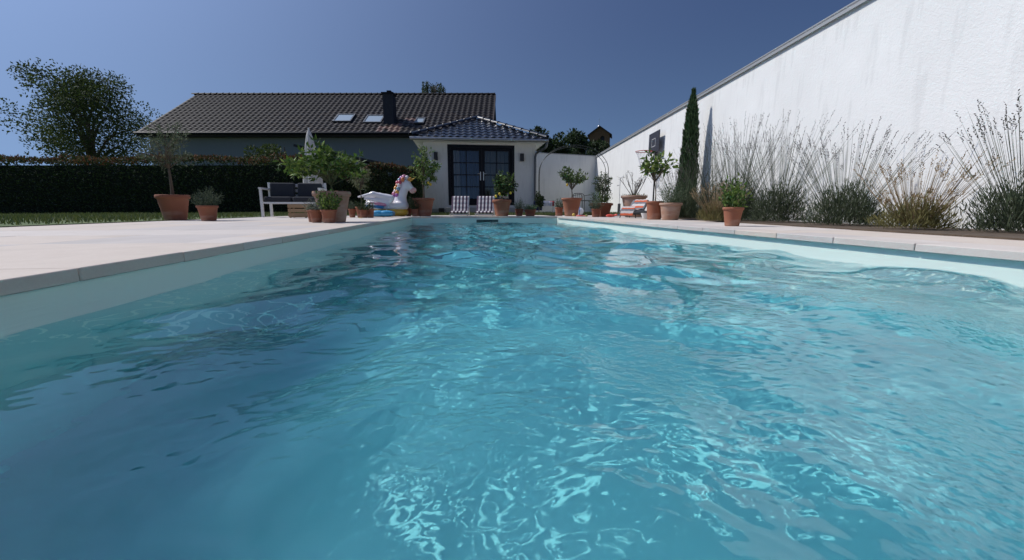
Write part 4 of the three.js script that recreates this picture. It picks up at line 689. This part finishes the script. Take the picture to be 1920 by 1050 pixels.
// ---------------------------------------------------------------- striped folding seats
const stripes = colorTex(256, 64, (u, v) => { const k = (u * 5 + 0.02) % 1, w = sm(0.50, 0.53, k) * (1 - sm(0.96, 0.99, k)), n = 0.92 + 0.08 * tn(u, v, 128, 64, 5); return mix3([0.052 * n, 0.028 * n, 0.060 * n], [0.62 * n, 0.60 * n, 0.60 * n], w); });
function stripedSeat(label, p, turn) {
  const t = thing('folding_seat', label, 'deck chair', p, turn, 'striped folding seats before the glass doors'), W = 0.50, path = [], tilt = 1.02, sl = 0.46, bl = 0.54;
  for (let i = 0; i <= 40; i++) { const s = i / 40 * (sl + bl); path.push(s < sl ? [sl - s, 0.075, 0, 1] : [-(s - sl) * cos(tilt), 0.075 + (s - sl) * sin(tilt), sin(tilt), cos(tilt)]); }   // z towards the viewer, y, normal z, normal y
  const nu = 30, P = [], U = [], I = [];
  for (const side of [1, -1]) for (let i = 0; i <= 40; i++) for (let j = 0; j <= nu; j++) {
    const u = j / nu, v = i / 40, [z, y, nz, ny] = path[i], ed = pow(max(0, 1 - pow(abs(2 * u - 1), 8)), 0.5) * pow(max(0, 1 - pow(abs(2 * v - 1), 16)), 0.5), seam = 0.62 + 0.38 * pow(abs(sin(v * PI * 7)), 0.5), tuft = 1 - 0.25 * pow(abs(cos(u * PI * 5)), 6) * pow(abs(cos(v * PI * 7)), 4);
    const h = side * 0.032 * ed * seam * tuft + 0.028; P.push((u - 0.5) * W, y + ny * h, z + nz * h); U.push(u, v);
  }
  const st = nu + 1; for (let k = 0; k < 2; k++) for (let i = 0; i < 40; i++) for (let j = 0; j < nu; j++) { const a = k * 41 * st + i * st + j, b = a + 1, c = a + st, d = c + 1; k ? I.push(a, c, b, b, c, d) : I.push(a, b, c, b, d, c); }
  const g = new THREE.BufferGeometry(); g.setAttribute('position', new THREE.Float32BufferAttribute(P, 3)); g.setAttribute('uv', new THREE.Float32BufferAttribute(U, 2)); g.setIndex(I); g.computeVertexNormals();
  part('cushion', g, std([1, 1, 1], 0.9, { map: stripes, side: THREE.DoubleSide, bumpMap: rep(grain, 3, 3), bumpScale: 0.001 }), t);
  for (const s of [-1, 1]) { const x = s * W * 0.47; part('side_frame', [tube([V(x, 0.045, sl), V(x, 0.05, 0.25), V(x, 0.055, 0)], 0.011, 6, 7), bar(V(x, 0.055, 0), V(x, 0.06 + bl * sin(tilt), -bl * cos(tilt)), 0.011)], M.steel, t); part('leg', [bar(V(x, 0.0, -0.34), V(x, 0.33, -0.15), 0.010), bar(V(x, 0.0, sl - 0.05), V(x, 0.045, sl), 0.010)], M.steel, t); }
  part('cross_bar', [bar(V(-W * 0.47, 0.012, -0.335), V(W * 0.47, 0.012, -0.335), 0.010), bar(V(-W * 0.47, 0.045, sl), V(W * 0.47, 0.045, sl), 0.010)], M.steel, t);
}
stripedSeat('dark and white striped folding seat left of the door handles', at(863, 11.6, D), -YAW + 0.03);
stripedSeat('dark and white striped folding seat next to the bushy lemon tree', at(910, 11.6, D), -YAW - 0.02);

// ---------------------------------------------------------------- towel rack, arch, garden chair
{
  const t = thing('towel_rack', 'low drying rack hung with dark blue and white towels', 'drying rack', at(1020, 14.2, 0.165), -YAW), w = 0.32, h = 0.42;
  part('frame', [-1, 1].flatMap((s) => [bar(V(s * w, 0, 0.2), V(s * w * 0.95, h, -0.1), 0.009), bar(V(s * w, 0, -0.2), V(s * w * 0.95, h, 0.1), 0.009)]).concat([bar(V(-w, h, 0.1), V(w, h, 0.1), 0.007), bar(V(-w, h, -0.1), V(w, h, -0.1), 0.007), bar(V(-w, h, 0), V(w, h, 0), 0.006)]), M.steel, t);
  const towel = (x0, x1, dn, seed) => { const g = new THREE.PlaneGeometry(1, 1, 20, 16), p = g.attributes.position, L = 0.26 + dn * 2; for (let i = 0; i < p.count; i++) { const u = p.getX(i) + 0.5, s = (p.getY(i)) * L, over = abs(s) - 0.13, x = x0 + (x1 - x0) * u; p.setXYZ(i, x, over > 0 ? h + 0.014 - over : h + 0.014 + 0.012 * cos(s * 12) + 0.01 * n1(x * 6, seed), over > 0 ? Math.sign(s) * (0.135 + 0.012 * sin(u * 14 + seed)) : s); } g.computeVertexNormals(); return g; };
  part('blue_towel', towel(-w - 0.04, -0.08, 0.30, 1), std([0.025, 0.028, 0.09], 0.95, { side: THREE.DoubleSide }), t);
  part('white_towel', towel(-0.11, 0.28, 0.15, 2), std([0.62, 0.62, 0.68], 0.95, { side: THREE.DoubleSide }), t);
  part('red_towel', towel(0.19, 0.33, 0.16, 5).translate(0, 0.008, 0), std([0.34, 0.03, 0.05], 0.95, { side: THREE.DoubleSide }), t);
}
{
  const F = 13.6, t = thing('rose_arch', 'wide dark metal rose arch standing before the shaded back wall', 'garden arch', place(0, F, 0.165), -YAW), xl = latOf(1012, F, 1.5), xr = latOf(1141, F, 1.5), top = hy(272, F) - 0.165, sp = hy(322, F) - 0.165, cx = (xl + xr) / 2, R = (xr - xl) / 2;
  for (const z of [0, -0.42]) { const pts = [V(xl, 0, z), V(xl, sp * 0.5, z), V(xl, sp, z)]; for (let k = 1; k < 12; k++) { const a = PI - PI * k / 12; pts.push(V(cx + cos(a) * R, sp + sin(a) * (top - sp), z)); } pts.push(V(xr, sp, z), V(xr, sp * 0.5, z), V(xr, 0, z)); part('hoop', tube(pts, 0.011, 60, 6), M.darkIron, t); }
  for (let k = 0; k < 9; k++) { const a = PI - PI * k / 8, x = cx + cos(a) * R, y = sp + sin(a) * (top - sp); part('rung', bar(V(x, y, 0), V(x, y, -0.42), 0.005, 6), M.darkIron, t); }
  for (const x of [xl, xr]) for (const y of [0.35, 0.75, 1.12]) part('rung', bar(V(x, y, 0), V(x, y, -0.42), 0.005, 6), M.darkIron, t);
  const c = thing('climbing_plant', 'young climbing plant at the left foot of the rose arch', 'climbing plant', place(xl, F + 0.02, 0.165)), k = crown(600, V(0, 0.25, 0), V(0, 0.50, 0), V(0.17, 0.34, 0.15), 30, 13, 0.075, 0.05, DARK);
  part('stem', [...k.twigs, tube([V(0, 0, 0), V(0.01, 0.3, 0), V(0, 0.7, 0)], [0.01, 0.004], 6, 5)], M.barkGreen, c); part('foliage', k.leaves, M.leaf, c, undefined, 'stuff');
}
{
  const t = thing('garden_chair', 'black metal garden chair behind the round citrus pot', 'chair', at(1093, 13.0, 0.165), -YAW + 0.5), s = 0.21, iron = M.darkIron;
  for (const [x, z] of [[-s, s], [s, s], [-s, -s], [s, -s]]) part('leg', bar(V(x * 1.05, 0, z * 1.1), V(x, 0.43, z), 0.012), iron, t);
  part('seat', bx(0.46, 0.02, 0.46, 0, 0.44, 0, 0.008), iron, t);
  part('backrest', [tube([V(-s, 0.43, -s), V(-s, 0.62, -s - 0.04), V(-s * 0.8, 0.66, -s - 0.05), V(s * 0.8, 0.66, -s - 0.05), V(s, 0.62, -s - 0.04), V(s, 0.43, -s)], 0.011, 30, 6), ...[-0.12, -0.04, 0.04, 0.12].map((x) => bar(V(x, 0.44, -s), V(x, 0.655, -s - 0.05), 0.006))], iron, t);
  for (const x of [-1, 1]) part('armrest', tube([V(x * s, 0.60, -s - 0.03), V(x * s * 1.1, 0.62, 0), V(x * s * 1.1, 0.60, s), V(x * s, 0.43, s)], 0.010, 16, 6), iron, t);
}
{ const b = part('beach_ball', sdf((x, y, z) => hypot(x, y, z) - 0.115, [-0.14, -0.14, -0.14], [0.14, 0.14, 0.14], 26), std([0.62, 0.64, 0.68], 0.4), scene, at(1087, 12.3, FB + 0.115)); tag(b, 'white ball on the paving behind the round citrus pot', 'ball');
  const g = new THREE.TorusGeometry(0.1155, 0.012, 8, 36).rotateY(1.2); part('blue_band', g.scale(1, 1, 1), std([0.06, 0.13, 0.35], 0.4), b); }

// ---------------------------------------------------------------- toys and fallen leaves on the paving
{
  const toy = (name, label, geo, c, px, F, y = 0) => tag(part(numbered(name), geo, phy(c, 0.4, { clearcoat: 0.3 }), scene, at(px, F, D + y)), label, 'toy', 'water toys scattered on the right paving');
  toy('toy_ball', 'small yellow toy ball before the round citrus pot', sdf((x, y, z) => hypot(x, y, z) - 0.040 + 0.003 * sin(x * 120) * sin(y * 120), [-0.06, -0.06, -0.06], [0.06, 0.06, 0.06], 28), [0.62, 0.45, 0.08], 1075.5, 10.6, 0.04);
  toy('toy_ring', 'flat coral red diving ring next to the yellow ball', [new THREE.TorusGeometry(0.075, 0.018, 10, 30).rotateX(PI / 2).translate(0, 0.018, 0), new THREE.TorusGeometry(0.05, 0.014, 8, 24).rotateX(PI / 2).translate(0.14, 0.014, 0.03)], [0.65, 0.13, 0.11], 1087, 10.4);
  toy('toy_ball', 'olive green toy ball left of the square planter', sdf((x, y, z) => hypot(x, y * 1.2, z) - 0.032 + 0.002 * sin(z * 140), [-0.05, -0.05, -0.05], [0.05, 0.05, 0.05], 26), [0.20, 0.22, 0.04], 1099.5, 10.2, 0.027);
  toy('toy_fish', 'bright orange red toy fish lying at the right pool edge', sdf((x, y, z) => { const b = ell(x, y, z, [-0.02, 0.035, 0], [0.095, 0.034, 0.045]), tl = cap(x, y, z, [0.07, 0.035, 0], [0.125, 0.055, 0.03], 0.014, 0.022), t2 = cap(x, y, z, [0.07, 0.035, 0], [0.125, 0.05, -0.03], 0.014, 0.022); return smin(smin(b, tl, 0.02), t2, 0.02); }, [-0.15, -0.01, -0.09], [0.17, 0.10, 0.09], 40), [0.75, 0.085, 0.05], 1145, 9.4);
  toy('toy_dish', 'white toy dish beside the coral red ring', lathe([[0, 0], [0.04, 0], [0.06, 0.022], [0.064, 0.024], [0.055, 0.022], [0, 0.008]]), [0.62, 0.58, 0.56], 1091.5, 10.75);
  const leafShape = (s, seed) => { const r = rng(seed), lv = new Leaves(); for (let i = 0; i < 3; i++) { const a = r() * 6.28, d = V(cos(a), 0.15, sin(a)).normalize(); lv.add(V((r() - 0.5) * 0.05, 0.004, (r() - 0.5) * 0.05), d, V(-sin(a), 0.1, cos(a)).normalize(), s, s * 0.45, [1, 1, 1], 0.1, 0.02); } const g = lv.geo(); g.deleteAttribute('color'); return g; };
  for (const [px, F, c, s, l] of [[677, 8.3, [0.50, 0.34, 0.03], 0.09, 'yellow fallen leaves on the left paving below the three small pots'], [717, 9.2, [0.34, 0.38, 0.05], 0.085, 'lime green fallen leaves on the left paving before the blue float'], [733, 9.35, [0.42, 0.42, 0.06], 0.075, 'yellow green fallen leaves right of the lime green ones']])
    tag(part(numbered('fallen_leaves'), leafShape(s, floor(px)), std(c, 0.7, { side: THREE.DoubleSide }), scene, at(px, F, D)), l, 'leaves', 'fallen leaves on the left paving');
}
{ // blue mat
  const g = new THREE.PlaneGeometry(0.75, 0.55, 24, 18).rotateX(-PI / 2), p = g.attributes.position; for (let i = 0; i < p.count; i++) p.setY(i, 0.012 + 0.008 * (n1(p.getX(i) * 5, p.getZ(i) * 5) + 1) + (p.getX(i) > 0.2 ? (p.getX(i) - 0.2) * 0.25 : 0)); g.computeVertexNormals();
  tag(part('blue_mat', g, std([0.04, 0.09, 0.22], 0.9, { side: THREE.DoubleSide, bumpMap: grain, bumpScale: 0.003 }), scene, at(1156, 11.6, D)), 'crumpled blue towel lying on the paving by the right wall', 'towel');
}
{ // garden shower column by the wall
  const t = thing('garden_shower', 'slim metal garden shower post standing against the right wall', 'shower', at(1160, 13.4, 0.14), -YAW), H = hy(334, 13.4) - 0.14;
  part('post', [tube([V(0, 0.0, 0), V(0, H * 0.6, 0), V(0, H, 0)], 0.010, 4, 8)], M.steel, t);
  part('column', cyl(0.05, 0.045, 0.38, 14), std([0.07, 0.075, 0.08], 0.5), t);
  part('shower_head', [bar(V(0, H, 0), V(0.09, H + 0.04, 0.02), 0.008), cyl(0.04, 0.03, 0.02, 14).rotateZ(-0.5).translate(0.10, H + 0.02, 0.02)], M.steel, t);
  part('hand_shower', [bar(V(0, H - 0.22, 0), V(-0.07, H - 0.23, 0.02), 0.007), cyl(0.022, 0.022, 0.03, 12).translate(-0.07, H - 0.25, 0.02)], M.steel, t);
}
{ // basketball hoop
  const zc = 11.75, t = thing('basketball_hoop', 'portable basketball hoop with dark board, red rim and white net', 'basketball hoop', place(4.00, 11.85, 0.16), -YAW), dark = std([0.035, 0.036, 0.048], 0.5);
  const yb0 = 1.73, yb1 = 2.30, zb = 0.42;   // heights above the foot; the board faces the pool, its width runs along the wall
  const B = part('backboard', bx(0.025, yb1 - yb0, 2 * zb, 0, 0, 0, 0.01), dark, t, V(-0.02, (yb0 + yb1) / 2, 0));
  const wl = std([0.6, 0.6, 0.6], 0.6); part('target_mark', [bx(0.003, 0.012, 0.30, -0.0145, 0.10, 0), bx(0.003, 0.012, 0.30, -0.0145, -0.10, 0), bx(0.003, 0.19, 0.012, -0.0145, 0, 0.145), bx(0.003, 0.19, 0.012, -0.0145, 0, -0.145)], wl, B);
  part('rim', [new THREE.TorusGeometry(0.225, 0.010, 8, 40).rotateX(PI / 2).translate(-0.29, yb0 + 0.05, 0), bx(0.06, 0.02, 0.12, -0.045, yb0 + 0.05, 0)], std([0.42, 0.05, 0.035], 0.5), t);
  const net = [], ry = yb0 + 0.045, R = (k) => 0.222 * (1 - 0.62 * pow(k, 0.7)), N = 12, nr = 5;
  for (let i = 0; i < N; i++) for (const s of [-1, 1]) for (let k = 0; k < nr; k++) { const p = (kk) => { const a = (i + s * kk * 0.5) / N * 2 * PI; return V(-0.29 + cos(a) * R(kk / nr), ry - 0.40 * kk / nr, sin(a) * R(kk / nr)); }; net.push(bar(p(k), p(k + 1), 0.0028, 4)); }
  part('net', net, std([0.62, 0.63, 0.66], 0.9), t);
  part('net_band', [new THREE.TorusGeometry(R(1) + 0.004, 0.010, 6, 24).rotateX(PI / 2).translate(-0.29, ry - 0.40, 0)], std([0.10, 0.16, 0.42], 0.8), t);
  part('pole', [bar(V(0.05, 0.05, 0), V(0.05, 2.1, 0), 0.022, 12), bar(V(0.05, 1.85, 0), V(-0.01, 1.85, 0), 0.015), bar(V(0.05, 2.1, 0), V(-0.01, 2.1, 0), 0.015)], M.black, t);
  part('base', bx(0.20, 0.14, 0.6, 0.02, 0.07, 0, 0.03), M.black, t);
}
{ // lounger with grey cushion and a striped towel
  const t = thing('sun_lounger', 'grey cushioned lounger with an orange striped towel by the right wall', 'sun lounger', at(1186, 8.9, D), -YAW - 0.75), grey = std([0.17, 0.175, 0.19], 0.9, { bumpMap: rep(grain, 4, 4), bumpScale: 0.002 }), pale = std([0.42, 0.42, 0.43], 0.9);
  t.scale.setScalar(0.72);
  for (const [x, z] of [[-0.25, 0.32], [0.25, 0.32], [-0.25, -0.30], [0.25, -0.30]]) part('leg', bar(V(x, 0, z), V(x * 0.95, 0.10, z * 0.95), 0.014), M.darkIron, t);
  part('frame', bx(0.54, 0.03, 0.74, 0, 0.11, 0, 0.008), M.darkIron, t);
  part('seat_cushion', new RoundedBoxGeometry(0.52, 0.09, 0.72, 4, 0.04).translate(0, 0.17, 0), grey, t);
  part('back_cushion', new RoundedBoxGeometry(0.52, 0.09, 0.44, 4, 0.04).translate(0, 0, -0.22).rotateX(0.75), grey, t, V(0, 0.22, -0.20));
  part('bolster', new THREE.CapsuleGeometry(0.06, 0.36, 6, 14).rotateZ(PI / 2), pale, t, V(0, 0.245, 0.33));
  const tw = colorTex(64, 128, (u, v) => { const k = (v * 6.5) % 1; return k < 0.30 ? [0.56, 0.11, 0.045] : k < 0.66 ? [0.58, 0.55, 0.53] : [0.16, 0.16, 0.18]; });
  const g = new THREE.PlaneGeometry(0.40, 1.0, 14, 40), p = g.attributes.position;
  const prof = [[0.42, 0.06], [0.405, 0.22], [0.36, 0.315], [0.30, 0.315], [0.24, 0.235], [0, 0.225], [-0.18, 0.25], [-0.33, 0.40], [-0.46, 0.53]];
  for (let i = 0; i < p.count; i++) { const k = (p.getY(i) + 0.5) * (prof.length - 1), a = min(prof.length - 2, floor(k)), q = k - a, x = p.getX(i); p.setXYZ(i, x + 0.04 * sin(k), prof[a][1] + (prof[a + 1][1] - prof[a][1]) * q + 0.014 + 0.008 * n1(x * 9, k), prof[a][0] + (prof[a + 1][0] - prof[a][0]) * q); }
  g.computeVertexNormals(); part('towel', g, std([1, 1, 1], 0.95, { map: tw, side: THREE.DoubleSide }), t);
}
// ---------------------------------------------------------------- left: parasol, bench, crate
{
  const F = 12.2, y0 = 0.165, t = thing('closed_parasol', 'folded white parasol standing behind the very large citrus pot', 'parasol', at(592, F, y0)), top = hy(243, F) - y0, low = hy(345, F) - y0, n = 64, m = 16, P = [], I = [];
  for (let i = 0; i <= m; i++) for (let j = 0; j <= n; j++) { const k = i / m, a = j / n * 2 * PI, r = (0.012 + 0.23 * pow(k, 0.55)) * (1 + 0.22 * k * cos(a * 8)) * (k > 0.9 ? 1 - 0.5 * (k - 0.9) : 1); P.push(cos(a) * r, top - (top - low) * k, sin(a) * r); }
  for (let i = 0; i < m; i++) for (let j = 0; j < n; j++) { const a = i * (n + 1) + j, b = a + 1, c = a + n + 1, d = c + 1; I.push(a, b, c, b, d, c); }
  const g = new THREE.BufferGeometry(); g.setAttribute('position', new THREE.Float32BufferAttribute(P, 3)); g.setIndex(I); g.computeVertexNormals();
  part('canopy', g, phy([0.62, 0.60, 0.58], 0.95, { side: THREE.DoubleSide, transmission: 0.15 }), t);
  part('pole', cyl(0.022, 0.022, top + 0.05, 12), M.white, t); part('foot', [cyl(0.26, 0.24, 0.05, 28), cyl(0.05, 0.04, 0.25, 14)], std([0.25, 0.25, 0.25], 0.9), t);
}
{
  const t = thing('garden_bench', 'white garden bench with dark cushions behind the citrus at left', 'bench', at(556, 9.7, 0.165), -YAW + 0.2), w = 0.62;
  for (const x of [-w, w]) { part('side_frame', [bxx(x - 0.025, x + 0.025, 0, 0.62, 0.24, 0.29), bxx(x - 0.025, x + 0.025, 0, 0.80, -0.30, -0.25), bxx(x - 0.03, x + 0.03, 0.62, 0.66, -0.30, 0.31)], M.white, t); }
  part('seat', bxx(-w + 0.025, w - 0.025, 0.30, 0.34, -0.25, 0.27), M.white, t);
  part('backrest', [0.46, 0.58, 0.70].map((y) => bxx(-w + 0.025, w - 0.025, y, y + 0.07, -0.29, -0.26)), M.white, t);
  for (const x of [-0.3, 0.3]) { part('seat_cushion', new RoundedBoxGeometry(0.56, 0.12, 0.5, 3, 0.04).translate(x, 0.40, 0.01), std([0.035, 0.038, 0.045], 0.95), t); part('back_cushion', new RoundedBoxGeometry(0.54, 0.34, 0.11, 3, 0.04).rotateX(-0.15).translate(x, 0.62, -0.18), std([0.035, 0.038, 0.045], 0.95), t); }
}
{
  const t = thing('wooden_crate', 'small slatted wooden crate on the paving left of the small pots', 'crate', at(563, 8.6, D), -YAW + 0.15);
  for (let k = 0; k < 3; k++) { const y = 0.03 + k * 0.09; for (const s of [-1, 1]) { part('slat', bx(0.36, 0.07, 0.014, 0, y + 0.035, s * 0.13), M.wood, t); part('slat', bx(0.014, 0.07, 0.246, s * 0.173, y + 0.035, 0), M.wood, t); } }
  for (const x of [-1, 1]) for (const z of [-1, 1]) part('corner_post', bx(0.03, 0.28, 0.03, x * 0.15, 0.145, z * 0.108), M.wood, t);
  part('floor', bx(0.34, 0.012, 0.24, 0, 0.02, 0), M.wood, t);
}
pottedTree('potted_olive', 'silvery olive tree in a clay pot on the paving at far left', at(330, 7.0, D), { rim: 0.24, h: 0.42, base: 0.155 },
  { seed: 590, fork: 0.85, r: 0.03, cy: 1.22, rad: V(0.46, 0.42, 0.44), twigs: 80, per: 18, len: 0.062, wid: 0.014, cols: OLIVE, o: { lift: 0.1 } });
pottedHerb('clay pot of lavender beside the silvery olive tree', at(392, 6.6, D), 0.15, 0.24, 0.10, M.clay, { seed: 525, rad: 0.22, h: 0.34, n: 140, len: 0.05 }, SMALL);

scene.traverse((o) => { if (o.isMesh) { o.castShadow = true; o.receiveShadow = true; } });
renderer.render(scene, camera);
